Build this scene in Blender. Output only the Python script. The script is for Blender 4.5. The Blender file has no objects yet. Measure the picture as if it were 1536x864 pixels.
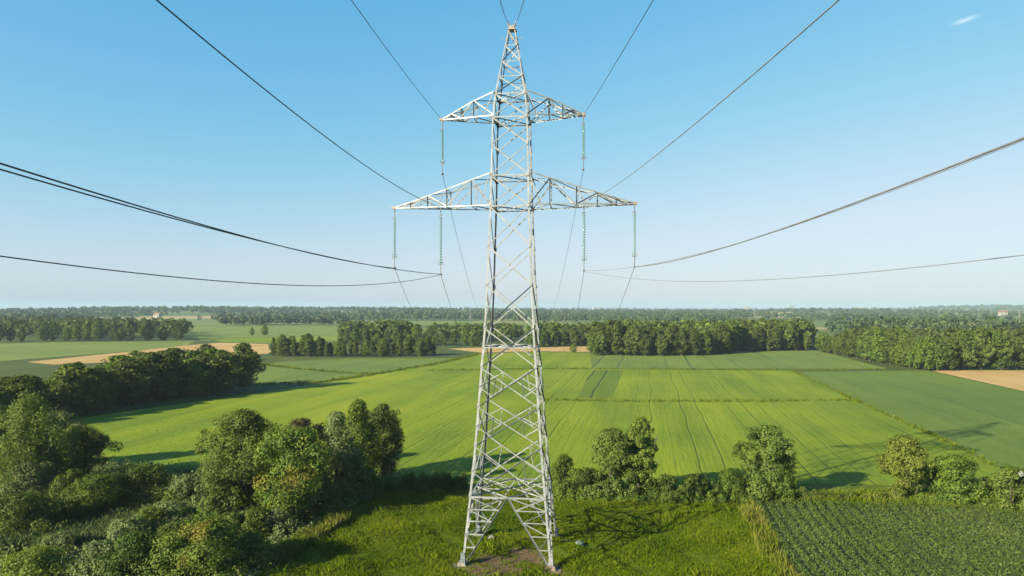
import bpy, bmesh, math, random
import numpy as np
from mathutils import Vector, Matrix

C = bpy.context.scene.collection
SC = bpy.context.scene
R = math.radians
H = 22.0            # camera height
F = 1024.0          # focal length in pixels of the 1536 px wide photograph
HZ = 462.0          # horizon row

# ------------------------------------------------------------------ camera
cam_d = bpy.data.cameras.new("camera")
cam_d.sensor_width = 36.0
cam_d.lens = 24.0
cam_d.shift_y = 30.0 / 1536.0
cam_d.clip_start = 0.2
cam_d.clip_end = 60000.0
cam = bpy.data.objects.new("camera", cam_d)
C.objects.link(cam)
cam.location = (0, 0, H)
cam.rotation_euler = (R(90), 0, 0)
SC.camera = cam

# ------------------------------------------------------------------ sky, sun, exposure
SUN_EL = R(22.0)
SUN_DX, SUN_DY = 0.80, 0.60          # the light travels to +x +y
world = bpy.data.worlds.new("World")
SC.world = world
world.use_nodes = True
wn = world.node_tree
for n in list(wn.nodes):
    wn.nodes.remove(n)
sky = wn.nodes.new("ShaderNodeTexSky")
sky.sky_type = 'NISHITA'
sky.sun_disc = False
sky.sun_elevation = SUN_EL
sky.sun_rotation = math.atan2(-SUN_DX, -SUN_DY)
sky.altitude = 100
sky.air_density = 1.0
sky.dust_density = 1.0
sky.ozone_density = 1.0
EXPOSURE = 2.0
bg = wn.nodes.new("ShaderNodeBackground")
bg.inputs[1].default_value = 0.12
wo = wn.nodes.new("ShaderNodeOutputWorld")
# colour response of the camera to the clear sky: one contrast curve per channel
sep = wn.nodes.new("ShaderNodeSeparateColor"); cmb = wn.nodes.new("ShaderNodeCombineColor")
wn.links.new(sky.outputs[0], sep.inputs[0])
for k_, (pw_, gn_, cap_) in enumerate(((1.36, 1.04, 0.74), (0.64, 0.90, 0.95), (0.32, 0.95, 1.25))):
    a_ = wn.nodes.new("ShaderNodeMath"); a_.operation = 'MULTIPLY'; a_.inputs[1].default_value = 0.1764
    b_ = wn.nodes.new("ShaderNodeMath"); b_.operation = 'POWER'; b_.inputs[1].default_value = pw_
    c_ = wn.nodes.new("ShaderNodeMath"); c_.operation = 'MULTIPLY'; c_.inputs[1].default_value = gn_
    wn.links.new(sep.outputs[k_], a_.inputs[0]); wn.links.new(a_.outputs[0], b_.inputs[0]); wn.links.new(b_.outputs[0], c_.inputs[0])
    # soft shoulder below the channel's white
    d_ = wn.nodes.new("ShaderNodeMath"); d_.operation = 'DIVIDE'; d_.inputs[1].default_value = cap_
    e_ = wn.nodes.new("ShaderNodeMath"); e_.operation = 'POWER'; e_.inputs[1].default_value = 4.0
    f_ = wn.nodes.new("ShaderNodeMath"); f_.operation = 'ADD'; f_.inputs[1].default_value = 1.0
    g_ = wn.nodes.new("ShaderNodeMath"); g_.operation = 'POWER'; g_.inputs[1].default_value = -0.25
    h_ = wn.nodes.new("ShaderNodeMath"); h_.operation = 'MULTIPLY'
    i_ = wn.nodes.new("ShaderNodeMath"); i_.operation = 'MULTIPLY'; i_.inputs[1].default_value = 1.0 / (0.12 * 2 ** EXPOSURE)
    wn.links.new(c_.outputs[0], d_.inputs[0]); wn.links.new(d_.outputs[0], e_.inputs[0]); wn.links.new(e_.outputs[0], f_.inputs[0])
    wn.links.new(f_.outputs[0], g_.inputs[0]); wn.links.new(g_.outputs[0], h_.inputs[0]); wn.links.new(c_.outputs[0], h_.inputs[1])
    wn.links.new(h_.outputs[0], i_.inputs[0]); wn.links.new(i_.outputs[0], cmb.inputs[k_])
wn.links.new(cmb.outputs[0], bg.inputs[0])
wn.links.new(bg.outputs[0], wo.inputs[0])

sun_d = bpy.data.lights.new("sun", 'SUN')
sun_d.energy = 5.0
sun_d.angle = R(0.5)
sun_d.color = (1.0, 0.89, 0.64)
sun = bpy.data.objects.new("sun", sun_d)
C.objects.link(sun)
sun.rotation_euler = Vector((SUN_DX * math.cos(SUN_EL), SUN_DY * math.cos(SUN_EL), -math.sin(SUN_EL))).to_track_quat('-Z', 'Y').to_euler()
sun.location = (-300, -250, 200)

SC.view_settings.view_transform = 'Standard'
SC.view_settings.look = 'None'
SC.view_settings.gamma = 1.0
SC.view_settings.use_curve_mapping = False
SC.view_settings.exposure = EXPOSURE
SC.render.engine = 'CYCLES'
SC.cycles.max_bounces = 6
SC.cycles.diffuse_bounces = 2
SC.cycles.glossy_bounces = 2
SC.cycles.transmission_bounces = 4
SC.cycles.volume_bounces = 0
SC.cycles.transparent_max_bounces = 8

# ------------------------------------------------------------------ helpers
def at(px, py):
    """ground point (x, y) that the photograph shows at pixel px, py"""
    y = F * H / (py - HZ)
    return ((px - 768.0) / F * y, y)

def tag(o, label=None, cat=None, group=None, kind=None):
    if label: o["label"] = label
    if cat: o["category"] = cat
    if group: o["group"] = group
    if kind: o["kind"] = kind
    return o

def empty(name, loc, rz=0.0, label=None, cat=None, group=None):
    o = bpy.data.objects.new(name, None)
    o.empty_display_size = 0.5
    C.objects.link(o)
    o.location = loc
    o.rotation_euler = (0, 0, rz)
    return tag(o, label, cat, group)

def link(name, me, mat=None, parent=None):
    o = bpy.data.objects.new(name, me)
    C.objects.link(o)
    if mat is not None and not me.materials:
        me.materials.append(mat)
    if parent is not None:
        o.parent = parent
    return o

def mesh_np(name, V, Fa, smooth=False):
    """V (n,3), Fa list of (m,k) int arrays"""
    me = bpy.data.meshes.new(name)
    V = np.asarray(V, dtype=np.float32)
    if isinstance(Fa, np.ndarray):
        Fa = [Fa]
    loops = np.concatenate([f.ravel() for f in Fa]).astype(np.int32)
    tot = np.concatenate([np.full(len(f), f.shape[1]) for f in Fa]).astype(np.int32)
    start = np.concatenate([[0], np.cumsum(tot)[:-1]]).astype(np.int32)
    me.vertices.add(len(V)); me.vertices.foreach_set("co", V.ravel())
    me.loops.add(len(loops)); me.loops.foreach_set("vertex_index", loops)
    me.polygons.add(len(tot)); me.polygons.foreach_set("loop_start", start)
    try:
        me.polygons.foreach_set("loop_total", tot)
    except Exception:
        pass
    me.polygons.foreach_set("use_smooth", np.full(len(tot), smooth, dtype=bool))
    me.update(calc_edges=True)
    me.validate()
    return me

class MB:
    """collects solids and builds one mesh"""
    def __init__(self):
        self.V = []; self.Q = []; self.T = []; self.n = 0
    def add(self, V, Q=(), T=()):
        self.V.append(np.asarray(V, dtype=float))
        if len(Q): self.Q.append(np.asarray(Q, dtype=int) + self.n)
        if len(T): self.T.append(np.asarray(T, dtype=int) + self.n)
        self.n += len(V)
    def box(self, c, s, rz=0.0):
        x, y, z = s[0] / 2, s[1] / 2, s[2] / 2
        V = np.array([[-x, -y, -z], [x, -y, -z], [x, y, -z], [-x, y, -z], [-x, -y, z], [x, -y, z], [x, y, z], [-x, y, z]])
        if rz:
            c0, s0 = math.cos(rz), math.sin(rz)
            V = V @ np.array([[c0, s0, 0], [-s0, c0, 0], [0, 0, 1]])
        self.add(V + np.array(c), [[0, 3, 2, 1], [4, 5, 6, 7], [0, 1, 5, 4], [1, 2, 6, 5], [2, 3, 7, 6], [3, 0, 4, 7]])
    def frustum(self, c, b, t, h):
        x, y, u, v = b[0] / 2, b[1] / 2, t[0] / 2, t[1] / 2
        V = np.array([[-x, -y, 0], [x, -y, 0], [x, y, 0], [-x, y, 0], [-u, -v, h], [u, -v, h], [u, v, h], [-u, v, h]])
        self.add(V + np.array(c), [[0, 3, 2, 1], [4, 5, 6, 7], [0, 1, 5, 4], [1, 2, 6, 5], [2, 3, 7, 6], [3, 0, 4, 7]])
    def angle(self, p, q, w, t=None, hint=(0, 0, 1), flip=1):
        """an L section rolled steel angle from p to q, flanges along 'hint' and across it"""
        t = t or w * 0.16
        p = Vector(p); q = Vector(q); d = (q - p)
        if d.length < 1e-4: return
        d.normalize()
        hv = Vector(hint); a = hv - d * hv.dot(d)
        if a.length < 1e-3:
            hv = Vector((0, 1, 0.1)); a = hv - d * hv.dot(d)
        a.normalize(); b = d.cross(a) * flip
        sec = [(0, 0), (w, 0), (w, t), (t, t), (t, w), (0, w)]
        if flip < 0: sec = sec[::-1]
        V = []
        for base in (p, q):
            for (i, j) in sec:
                V.append(base + a * (i - w * .3) + b * (j - w * .3))
        n = 6
        Q = [[k, (k + 1) % n, n + (k + 1) % n, n + k] for k in range(n)]
        self.add(np.array([tuple(v) for v in V]), Q)
    def tube(self, pts, rad, sides=6, cap=True):
        pts = [Vector(p) for p in pts]
        n = len(pts)
        rad = [rad] * n if isinstance(rad, (int, float)) else list(rad)
        V = []
        ref = Vector((0.13, 0.21, 0.97))
        for i, p in enumerate(pts):
            d = (pts[min(i + 1, n - 1)] - pts[max(i - 1, 0)]).normalized()
            a = ref - d * ref.dot(d)
            if a.length < .05: a = Vector((1, 0, 0)) - d * d.x
            a.normalize(); b = d.cross(a)
            for k in range(sides):
                t = 2 * math.pi * k / sides
                V.append(tuple(p + (a * math.cos(t) + b * math.sin(t)) * rad[i]))
        Q = []
        for i in range(n - 1):
            for k in range(sides):
                k2 = (k + 1) % sides
                Q.append([i * sides + k, i * sides + k2, (i + 1) * sides + k2, (i + 1) * sides + k])
        self.add(V, Q)
        if cap and sides in (4, 6, 8):
            pass
    def lathe(self, prof, c=(0, 0, 0), sides=12):
        V = []
        for (r, z) in prof:
            for k in range(sides):
                t = 2 * math.pi * k / sides
                V.append((c[0] + r * math.cos(t), c[1] + r * math.sin(t), c[2] + z))
        Q = []
        for i in range(len(prof) - 1):
            for k in range(sides):
                k2 = (k + 1) % sides
                Q.append([i * sides + k, i * sides + k2, (i + 1) * sides + k2, (i + 1) * sides + k])
        self.add(V, Q)
    def mesh(self, name, smooth=False):
        fa = []
        if self.Q: fa.append(np.concatenate(self.Q))
        if self.T: fa.append(np.concatenate(self.T))
        return mesh_np(name, np.concatenate(self.V), fa, smooth)
    def build(self, name, mat, parent=None, smooth=False):
        return link(name, self.mesh(name, smooth), mat, parent)

# ------------------------------------------------------------------ materials
def new_mat(name):
    m = bpy.data.materials.new(name)
    m.use_nodes = True
    nt = m.node_tree
    for n in list(nt.nodes):
        nt.nodes.remove(n)
    out = nt.nodes.new("ShaderNodeOutputMaterial")
    return m, nt, out

def N(nt, typ, **kw):
    n = nt.nodes.new(typ)
    for k, v in kw.items():
        if k.startswith("i_"):
            key = k[2:]
            n.inputs[int(key) if key.isdigit() else key.replace("_", " ")].default_value = v
        else:
            setattr(n, k, v)
    return n

def ramp(nt, stops, interp='LINEAR'):
    n = nt.nodes.new("ShaderNodeValToRGB")
    n.color_ramp.interpolation = interp
    el = n.color_ramp.elements
    while len(el) < len(stops): el.new(0.5)
    for e, (p, c) in zip(el, stops):
        e.position = p
        e.color = (c[0], c[1], c[2], 1) if not isinstance(c, (int, float)) else (c, c, c, 1)
    return n

def mixc(nt, a, b, fac, mode='MIX'):
    n = nt.nodes.new("ShaderNodeMix")
    n.data_type = 'RGBA'; n.blend_type = mode
    for s, v in ((n.inputs[0], fac), (n.inputs[6], a), (n.inputs[7], b)):
        if hasattr(v, "is_linked") or hasattr(v, "links"):
            nt.links.new(v, s)
        elif isinstance(v, (int, float)):
            s.default_value = v if s.type == 'VALUE' else (v, v, v, 1)
        else:
            s.default_value = (v[0], v[1], v[2], 1)
    return n.outputs[2]

def math_n(nt, op, a, b=None, clamp=False):
    n = nt.nodes.new("ShaderNodeMath"); n.operation = op; n.use_clamp = clamp
    for s, v in ((n.inputs[0], a), (n.inputs[1], b)):
        if v is None: continue
        if isinstance(v, (int, float)): s.default_value = v
        else: nt.links.new(v, s)
    return n.outputs[0]

def leaf_mat(name, dark, light, tip=None, transl=0.40, patch=0.35, yellow=None):
    """leaves: each leaf clump its own tone, each tree its own shift"""
    m, nt, out = new_mat(name)
    L = nt.links
    geo = N(nt, "ShaderNodeNewGeometry")
    oi = N(nt, "ShaderNodeObjectInfo")
    r1 = ramp(nt, [(0.0, dark), (0.6, [(a + b) / 2 for a, b in zip(dark, light)]), (1.0, light)])
    tc = N(nt, "ShaderNodeTexCoord")
    nz = N(nt, "ShaderNodeTexNoise", i_Scale=patch, i_Detail=2.0)
    L.new(tc.outputs['Object'], nz.inputs['Vector'])
    f = math_n(nt, 'MULTIPLY', geo.outputs['Random Per Island'], 0.55)
    f = math_n(nt, 'ADD', f, math_n(nt, 'MULTIPLY', math_n(nt, 'SUBTRACT', nz.outputs[0], 0.35), 1.5), clamp=True)
    L.new(f, r1.inputs[0])
    col = r1.outputs[0]
    if yellow is not None:
        nz2 = N(nt, "ShaderNodeTexNoise", i_Scale=patch * 0.8, i_Detail=1.0)
        mp = N(nt, "ShaderNodeMapping"); mp.inputs['Location'].default_value = (7.3, 2.1, 4.4)
        L.new(tc.outputs['Object'], mp.inputs[0]); L.new(mp.outputs[0], nz2.inputs['Vector'])
        rr = ramp(nt, [(0.52, 0.0), (0.66, 1.0)])
        L.new(nz2.outputs[0], rr.inputs[0])
        col = mixc(nt, col, yellow, rr.outputs[0])
    hsv = N(nt, "ShaderNodeHueSaturation")
    L.new(col, hsv.inputs['Color'])
    L.new(math_n(nt, 'ADD', math_n(nt, 'MULTIPLY', oi.outputs['Random'], 0.025), 0.468), hsv.inputs['Hue'])
    L.new(math_n(nt, 'ADD', math_n(nt, 'MULTIPLY', oi.outputs['Random'], 0.42), 0.90), hsv.inputs['Value'])
    d = N(nt, "ShaderNodeBsdfDiffuse"); t = N(nt, "ShaderNodeBsdfTranslucent")
    L.new(hsv.outputs[0], d.inputs[0])
    tcol = mixc(nt, hsv.outputs[0], (0.9, 1.0, 0.40), 1.0, 'MULTIPLY')
    L.new(tcol, t.inputs[0])
    mx = N(nt, "ShaderNodeMixShader", i_0=transl)
    L.new(d.outputs[0], mx.inputs[1]); L.new(t.outputs[0], mx.inputs[2])
    g = N(nt, "ShaderNodeBsdfGlossy"); g.inputs['Roughness'].default_value = 0.55
    g.inputs[0].default_value = (0.6, 0.65, 0.6, 1)
    mx2 = N(nt, "ShaderNodeMixShader", i_0=0.012)
    L.new(mx.outputs[0], mx2.inputs[1]); L.new(g.outputs[0], mx2.inputs[2])
    L.new(mx2.outputs[0], out.inputs[0])
    return m

def bark_mat(name, a, b):
    m, nt, out = new_mat(name)
    tc = N(nt, "ShaderNodeTexCoord")
    mp = N(nt, "ShaderNodeMapping"); mp.inputs['Scale'].default_value = (6, 6, 1.2)
    nz = N(nt, "ShaderNodeTexNoise", i_Scale=2.0, i_Detail=5.0)
    nt.links.new(tc.outputs['Object'], mp.inputs[0]); nt.links.new(mp.outputs[0], nz.inputs['Vector'])
    r = ramp(nt, [(0.3, a), (0.7, b)])
    nt.links.new(nz.outputs[0], r.inputs[0])
    p = N(nt, "ShaderNodeBsdfPrincipled"); p.inputs['Roughness'].default_value = 0.9
    nt.links.new(r.outputs[0], p.inputs['Base Color'])
    bp = N(nt, "ShaderNodeBump", i_Strength=0.6, i_Distance=0.05)
    nt.links.new(nz.outputs[0], bp.inputs['Height']); nt.links.new(bp.outputs[0], p.inputs['Normal'])
    nt.links.new(p.outputs[0], out.inputs[0])
    return m

def plain_mat(name, a, b, scale=3.0, rough=0.7, metal=0.0, bump=0.2, detail=5.0):
    m, nt, out = new_mat(name)
    tc = N(nt, "ShaderNodeTexCoord")
    nz = N(nt, "ShaderNodeTexNoise", i_Scale=scale, i_Detail=detail)
    nt.links.new(tc.outputs['Object'], nz.inputs['Vector'])
    r = ramp(nt, [(0.35, a), (0.7, b)])
    nt.links.new(nz.outputs[0], r.inputs[0])
    p = N(nt, "ShaderNodeBsdfPrincipled")
    p.inputs['Roughness'].default_value = rough; p.inputs['Metallic'].default_value = metal
    nt.links.new(r.outputs[0], p.inputs['Base Color'])
    bp = N(nt, "ShaderNodeBump", i_Strength=bump, i_Distance=0.02)
    nt.links.new(nz.outputs[0], bp.inputs['Height']); nt.links.new(bp.outputs[0], p.inputs['Normal'])
    nt.links.new(p.outputs[0], out.inputs[0])
    return m

ROW = math.atan2(0.20, 1.0)      # the crop lines run 11 degrees to the right of the view

def field_mat(name, a, b, c, tram=0.0, tram_col=(0.03, 0.05, 0.012), period=6.0, width=0.10, rows=0.35, macro=0.018,
              row_scale=1.6, seed=0.0, rot=ROW, bump=0.6):
    """a sown field: broad tone patches, fine growth streaks along the rows, wheel tracks"""
    m, nt, out = new_mat(name)
    L = nt.links
    geo = N(nt, "ShaderNodeNewGeometry")
    mp = N(nt, "ShaderNodeMapping")
    mp.inputs['Rotation'].default_value = (0, 0, rot)
    mp.inputs['Location'].default_value = (seed * 13.7, seed * 5.1, 0)
    L.new(geo.outputs['Position'], mp.inputs[0])
    big = N(nt, "ShaderNodeTexNoise", i_Scale=macro, i_Detail=4.0, i_Roughness=0.6)
    L.new(mp.outputs[0], big.inputs['Vector'])
    st = N(nt, "ShaderNodeMapping"); st.inputs['Scale'].default_value = (row_scale, row_scale * 0.035, 1)
    L.new(mp.outputs[0], st.inputs[0])
    streak = N(nt, "ShaderNodeTexNoise", i_Scale=1.0, i_Detail=4.0, i_Roughness=0.7)
    L.new(st.outputs[0], streak.inputs['Vector'])
    st2 = N(nt, "ShaderNodeMapping"); st2.inputs['Scale'].default_value = (0.16, 0.012, 1)
    L.new(mp.outputs[0], st2.inputs[0])
    band = N(nt, "ShaderNodeTexNoise", i_Scale=1.0, i_Detail=3.0)
    L.new(st2.outputs[0], band.inputs['Vector'])
    fine = N(nt, "ShaderNodeTexNoise", i_Scale=1.1, i_Detail=6.0, i_Roughness=0.75)
    L.new(mp.outputs[0], fine.inputs['Vector'])
    r = ramp(nt, [(0.30, a), (0.5, b), (0.72, c)])
    f = math_n(nt, 'MULTIPLY', math_n(nt, 'SUBTRACT', math_n(nt, 'MULTIPLY', big.outputs[0], 1.7), 0.35), 0.45)
    f = math_n(nt, 'ADD', f, math_n(nt, 'MULTIPLY', math_n(nt, 'SUBTRACT', math_n(nt, 'MULTIPLY', band.outputs[0], 1.8), 0.4), 0.30))
    f = math_n(nt, 'ADD', f, math_n(nt, 'MULTIPLY', streak.outputs[0], rows * 0.6))
    f = math_n(nt, 'ADD', f, math_n(nt, 'MULTIPLY', fine.outputs[0], 0.34))
    f = math_n(nt, 'SUBTRACT', f, rows * 0.3 + 0.17 - 0.125)
    L.new(f, r.inputs[0])
    col = r.outputs[0]
    hgt = math_n(nt, 'ADD', fine.outputs[0], math_n(nt, 'MULTIPLY', streak.outputs[0], 0.8))
    if tram > 0:
        sx = N(nt, "ShaderNodeSeparateXYZ"); L.new(mp.outputs[0], sx.inputs[0])
        wob = N(nt, "ShaderNodeTexNoise", i_Scale=0.03, i_Detail=2.0); L.new(mp.outputs[0], wob.inputs['Vector'])
        x = math_n(nt, 'ADD', sx.outputs[0], math_n(nt, 'MULTIPLY', wob.outputs[0], 2.4))
        u = math_n(nt, 'DIVIDE', x, period)
        idx = math_n(nt, 'FLOOR', u)
        fr = math_n(nt, 'FRACT', u)
        dist = math_n(nt, 'ABSOLUTE', math_n(nt, 'SUBTRACT', fr, 0.5))
        wnz = N(nt, "ShaderNodeTexWhiteNoise"); wnz.noise_dimensions = '1D'
        L.new(idx, wnz.inputs['W'])
        line = ramp(nt, [(0.0, 1.0), (width * 0.55, 0.9), (width, 0.0)])
        L.new(dist, line.inputs[0])
        brk = N(nt, "ShaderNodeTexNoise", i_Scale=0.12, i_Detail=3.0); L.new(st2.outputs[0], brk.inputs['Vector'])
        gate = math_n(nt, 'MULTIPLY', math_n(nt, 'ADD', math_n(nt, 'POWER', wnz.outputs[0], 1.8), 0.06), tram)
        gate = math_n(nt, 'MULTIPLY', gate, math_n(nt, 'ADD', fine.outputs[0], 0.35), clamp=True)
        gate = math_n(nt, 'MULTIPLY', line.outputs[0], gate, clamp=True)
        col = mixc(nt, col, tram_col, gate)
        hgt = math_n(nt, 'SUBTRACT', hgt, math_n(nt, 'MULTIPLY', gate, 1.6))
    p = N(nt, "ShaderNodeBsdfPrincipled"); p.inputs['Roughness'].default_value = 0.85
    p.inputs['Specular IOR Level'].default_value = 0.15
    L.new(col, p.inputs['Base Color'])
    bp = N(nt, "ShaderNodeBump", i_Strength=bump, i_Distance=0.35)
    L.new(hgt, bp.inputs['Height']); L.new(bp.outputs[0], p.inputs['Normal'])
    L.new(p.outputs[0], out.inputs[0])
    return m

M = {}
M['leaf_mid'] = leaf_mat("leaf_mid", (0.0224, 0.0532, 0.0070), (0.0996, 0.1534, 0.0195))
M['leaf_dark'] = leaf_mat("leaf_dark", (0.0198, 0.0462, 0.0084), (0.0792, 0.1234, 0.0202))
M['leaf_olive'] = leaf_mat("leaf_olive", (0.0336, 0.0637, 0.0108), (0.1008, 0.1497, 0.0295))
M['leaf_yellow'] = leaf_mat("leaf_yellow", (0.0399, 0.0720, 0.0100), (0.1318, 0.1719, 0.0272))
M['leaf_grey'] = leaf_mat("leaf_grey", (0.0451, 0.0762, 0.0252), (0.1432, 0.1852, 0.0706))
M['leaf_bright'] = leaf_mat("leaf_bright", (0.0372, 0.0768, 0.0110), (0.1164, 0.1734, 0.0296))
M['leaf_mixed'] = leaf_mat("leaf_mixed", (0.0242, 0.0564, 0.0085), (0.0996, 0.1534, 0.0224), yellow=(0.0946, 0.0963, 0.0120))
M['leaf_brown'] = leaf_mat("leaf_brown", (0.0189, 0.0189, 0.0076), (0.0549, 0.0492, 0.0189))
M['leaf_wood'] = leaf_mat("leaf_wood", (0.0199, 0.0457, 0.0077), (0.0802, 0.1173, 0.0217), patch=0.2)
M['leaf_far'] = leaf_mat("leaf_far", (0.0135, 0.0331, 0.0118), (0.0449, 0.0710, 0.0213), patch=0.03, transl=0.2)
M['bark'] = bark_mat("bark", (0.0225, 0.0198, 0.0144), (0.0675, 0.0576, 0.0432))
M['bark_pale'] = bark_mat("bark_pale", (0.0720, 0.0612, 0.0450), (0.1800, 0.1530, 0.1170))
M['blossom'] = plain_mat("blossom", (0.24, 0.24, 0.20), (0.32, 0.32, 0.28), 8, 0.8)

# ------------------------------------------------------------------ foliage
def leaf_quads(P, Nn, size, rng, aspect=0.55):
    """one rhombic leaf spray per point, lying across its normal"""
    n = len(P)
    rv = rng.normal(size=(n, 3))
    t = np.cross(Nn, rv); t /= np.linalg.norm(t, axis=1, keepdims=True) + 1e-9
    b = np.cross(Nn, t)
    s = size * rng.uniform(0.6, 1.4, size=(n, 1))
    V = np.empty((n, 4, 3))
    V[:, 0] = P - t * s
    V[:, 1] = P - b * s * aspect + Nn * s * 0.12
    V[:, 2] = P + t * s
    V[:, 3] = P + b * s * aspect + Nn * s * 0.12
    return V.reshape(-1, 3), np.arange(n * 4).reshape(-1, 4)

def profile(kind, u):
    if kind == 'round':
        return np.sqrt(np.clip(1 - (2 * u - 0.95) ** 2 / 1.08, 0.02, 1))
    if kind == 'tall':
        return np.clip(np.sin(np.pi * (0.10 + 0.86 * u)), 0.05, 1) ** 0.6
    if kind == 'cone':
        return np.clip((1.06 - u) ** 0.75 * np.minimum(1, 0.45 + u / 0.25), 0.05, 1)
    if kind == 'weep':
        return np.clip(np.minimum(1, 0.62 + u) * np.sqrt(np.clip(1.02 - u ** 3, 0, 1)), 0.05, 1)
    if kind == 'bush':
        return np.sqrt(np.clip(1.02 - u ** 2, 0.02, 1))
    if kind == 'vase':
        return np.clip(np.sin(np.pi * (0.02 + 0.88 * u ** 0.8)), 0.05, 1) ** 0.8
    return np.ones_like(u)

def crown_points(rng, h, w, base, kind, nclump, per, lean=(0, 0), cr=(0.15, 0.30), ragged=0.25):
    """leaf sprays gathered in clumps through the crown's volume -> points, normals, clump centres"""
    r = w / 2.0
    u = rng.uniform(0, 1, nclump) ** 0.85
    a = rng.uniform(0, 2 * np.pi, nclump)
    ph = rng.uniform(0, 6.28, 4)
    wob = 1 + ragged * np.sin(2 * a + ph[0] + 3 * u) + ragged * 0.7 * np.sin(3 * a + ph[1] - 5 * u) + ragged * 0.5 * np.sin(7 * u + ph[2])
    rad = r * profile(kind, u) * wob * rng.uniform(0.25, 1.0, nclump) ** 0.55
    rc = rng.uniform(cr[0], cr[1], nclump) * r * (0.75 + 0.4 * profile(kind, u))
    small = rng.uniform(size=nclump) < 0.35           # thin sprays standing out of the outline
    rc = np.where(small, rc * 0.5, rc)
    rad = np.where(small, r * profile(kind, u) * wob * rng.uniform(0.72, 0.97, nclump), np.maximum(rad - rc * 0.55, 0))
    cz = base + (h - base) * u
    cz = np.clip(cz, base * 0.9 + rc * 0.5, h - rc * np.where(small, 0.1, 0.7))
    cen = np.stack([rad * np.cos(a) + lean[0] * cz / h, rad * np.sin(a) + lean[1] * cz / h, cz], 1)
    k = np.maximum((per * (rc / rc.mean()) ** 2).astype(int), 4)
    ids = np.repeat(np.arange(nclump), k)
    n = len(ids)
    d = rng.normal(size=(n, 3)); d /= np.linalg.norm(d, axis=1, keepdims=True)
    rr = rng.uniform(0.30, 1.10, n) ** 0.5
    sq = np.array([1.0, 1.0, 0.82]) if kind != 'weep' else np.array([0.75, 0.75, 1.7])
    P = cen[ids] + d * sq * (rc[ids] * rr)[:, None]
    low = P[:, 2] < base * 0.6 + 0.05
    P[low, 2] = base * 0.6 + 0.05 + rng.uniform(0, 0.3, low.sum())
    out = P - np.array([lean[0] * .5, lean[1] * .5, base + (h - base) * 0.45]); out /= np.linalg.norm(out, axis=1, keepdims=True) + 1e-6
    Nn = d * 0.95 + out * 0.35 + rng.normal(size=(n, 3)) * 0.42 + np.array([0, 0, 0.25])
    if kind == 'weep':
        Nn[:, 2] *= 0.4
    Nn /= np.linalg.norm(Nn, axis=1, keepdims=True) + 1e-9
    return P, Nn, cen

def trunk_mesh(rng, h, base, r0, cen, limbs=10, lean=(0, 0), name="trunk", stems=1, sides=7):
    mb = MB()
    top = h * 0.82
    axis = None
    for s in range(stems):
        ox, oy = (0, 0) if s == 0 else (rng.uniform(-.5, .5) * r0 * 5, rng.uniform(-.5, .5) * r0 * 5)
        pts, rad = [], []
        for i in range(8):
            t = i / 7
            pts.append((ox * (1 + 3 * t) + lean[0] * t * .9 + rng.normal() * 0.10 * t * h * .12, oy * (1 + 3 * t) + lean[1] * t * .9 + rng.normal() * 0.10 * t * h * .12, -0.3 + (top + .3) * t))
            rad.append(r0 * (1.25 if i == 0 else 1 - 0.82 * t) / (1 if s == 0 else 1.4))
        mb.tube(pts, rad, sides)
        if s == 0: axis = pts
    if len(cen):
        for j in rng.choice(len(cen), min(limbs, len(cen)), replace=False):
            c = cen[j]
            z0 = max(base * 0.6, c[2] - rng.uniform(.12, .3) * h)
            k = min(max(z0 / top, 0), 0.95) * 7
            i = int(k); fr = k - i
            p0 = np.array(axis[i]) * (1 - fr) + np.array(axis[min(i + 1, 7)]) * fr
            mid = p0 * .5 + c * .5 + np.array([0, 0, -0.04 * h]) + rng.normal(size=3) * .03 * h
            rr = r0 * (1 - 0.8 * k / 7) * 0.5
            mb.tube([tuple(p0), tuple(mid), tuple(c)], [rr, rr * .6, rr * .2], 5)
    return mb.mesh(name, True)

def make_tree(name, label, cat, loc, h, w, kind, mat, seed, base=None, leaf=0.125, dens=1.0, lean=(0, 0), group=None,
              bark='bark', stems=1, ragged=0.19, extra=None, r0=None, nclump=None, cr=(0.17, 0.36)):
    rng = np.random.default_rng(seed)
    if base is None: base = 0.12 * h if kind != 'bush' else 0.0
    area = math.pi * w * (h - base) * 0.8 + w * w * .8
    nc = nclump or int(np.clip(area / (w * w * 0.036), 24, 130))
    per = dens * area * 3.2 / (2 * leaf * leaf * 0.55) / nc * 0.42
    P, Nn, cen = crown_points(rng, h, w, base, kind, nc, per, lean, cr, ragged)
    root = empty(name, loc, 0, label, cat, group)
    V, Q = leaf_quads(P, Nn, leaf, rng, 0.55 if kind != 'weep' else 0.4)
    tm = trunk_mesh(rng, h, base, r0 or (0.035 * h * 0.6 + 0.03), cen, 14 if kind != 'bush' else 8, lean, "trunk" if kind != 'bush' else "stem", stems if kind != 'bush' else 3)
    link("stem" if cat == "bush" else "trunk", tm, M[bark], root)
    link("foliage" if cat == "bush" else "crown", mesh_np("crown", V, Q), M[mat], root)
    if extra == 'blossom':
        sel = rng.choice(len(cen), 4, replace=False)
        Ps, Ns = [], []
        for j in sel:
            d = rng.normal(size=(22, 3)); d[:, 1] = -abs(d[:, 1])
            Ps.append(cen[j] + d * .12 + np.array([0, -w * .16, .15])); Ns.append(np.tile([0, -0.7, 0.7], (22, 1)))
        V, Q = leaf_quads(np.concatenate(Ps), np.concatenate(Ns), 0.06, rng, 0.8)
        link("blossom", mesh_np("blossom", V, Q), M['blossom'], root)
    return root

def copy_tree(src, loc, rz, sc, label=None, group=None):
    r = src.copy(); C.objects.link(r)
    r.location = loc; r.rotation_euler = (0, 0, rz); r.scale = sc
    if label: r["label"] = label
    if group: r["group"] = group
    for ch in list(src.children):
        c = ch.copy(); C.objects.link(c); c.parent = r
    return r

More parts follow.
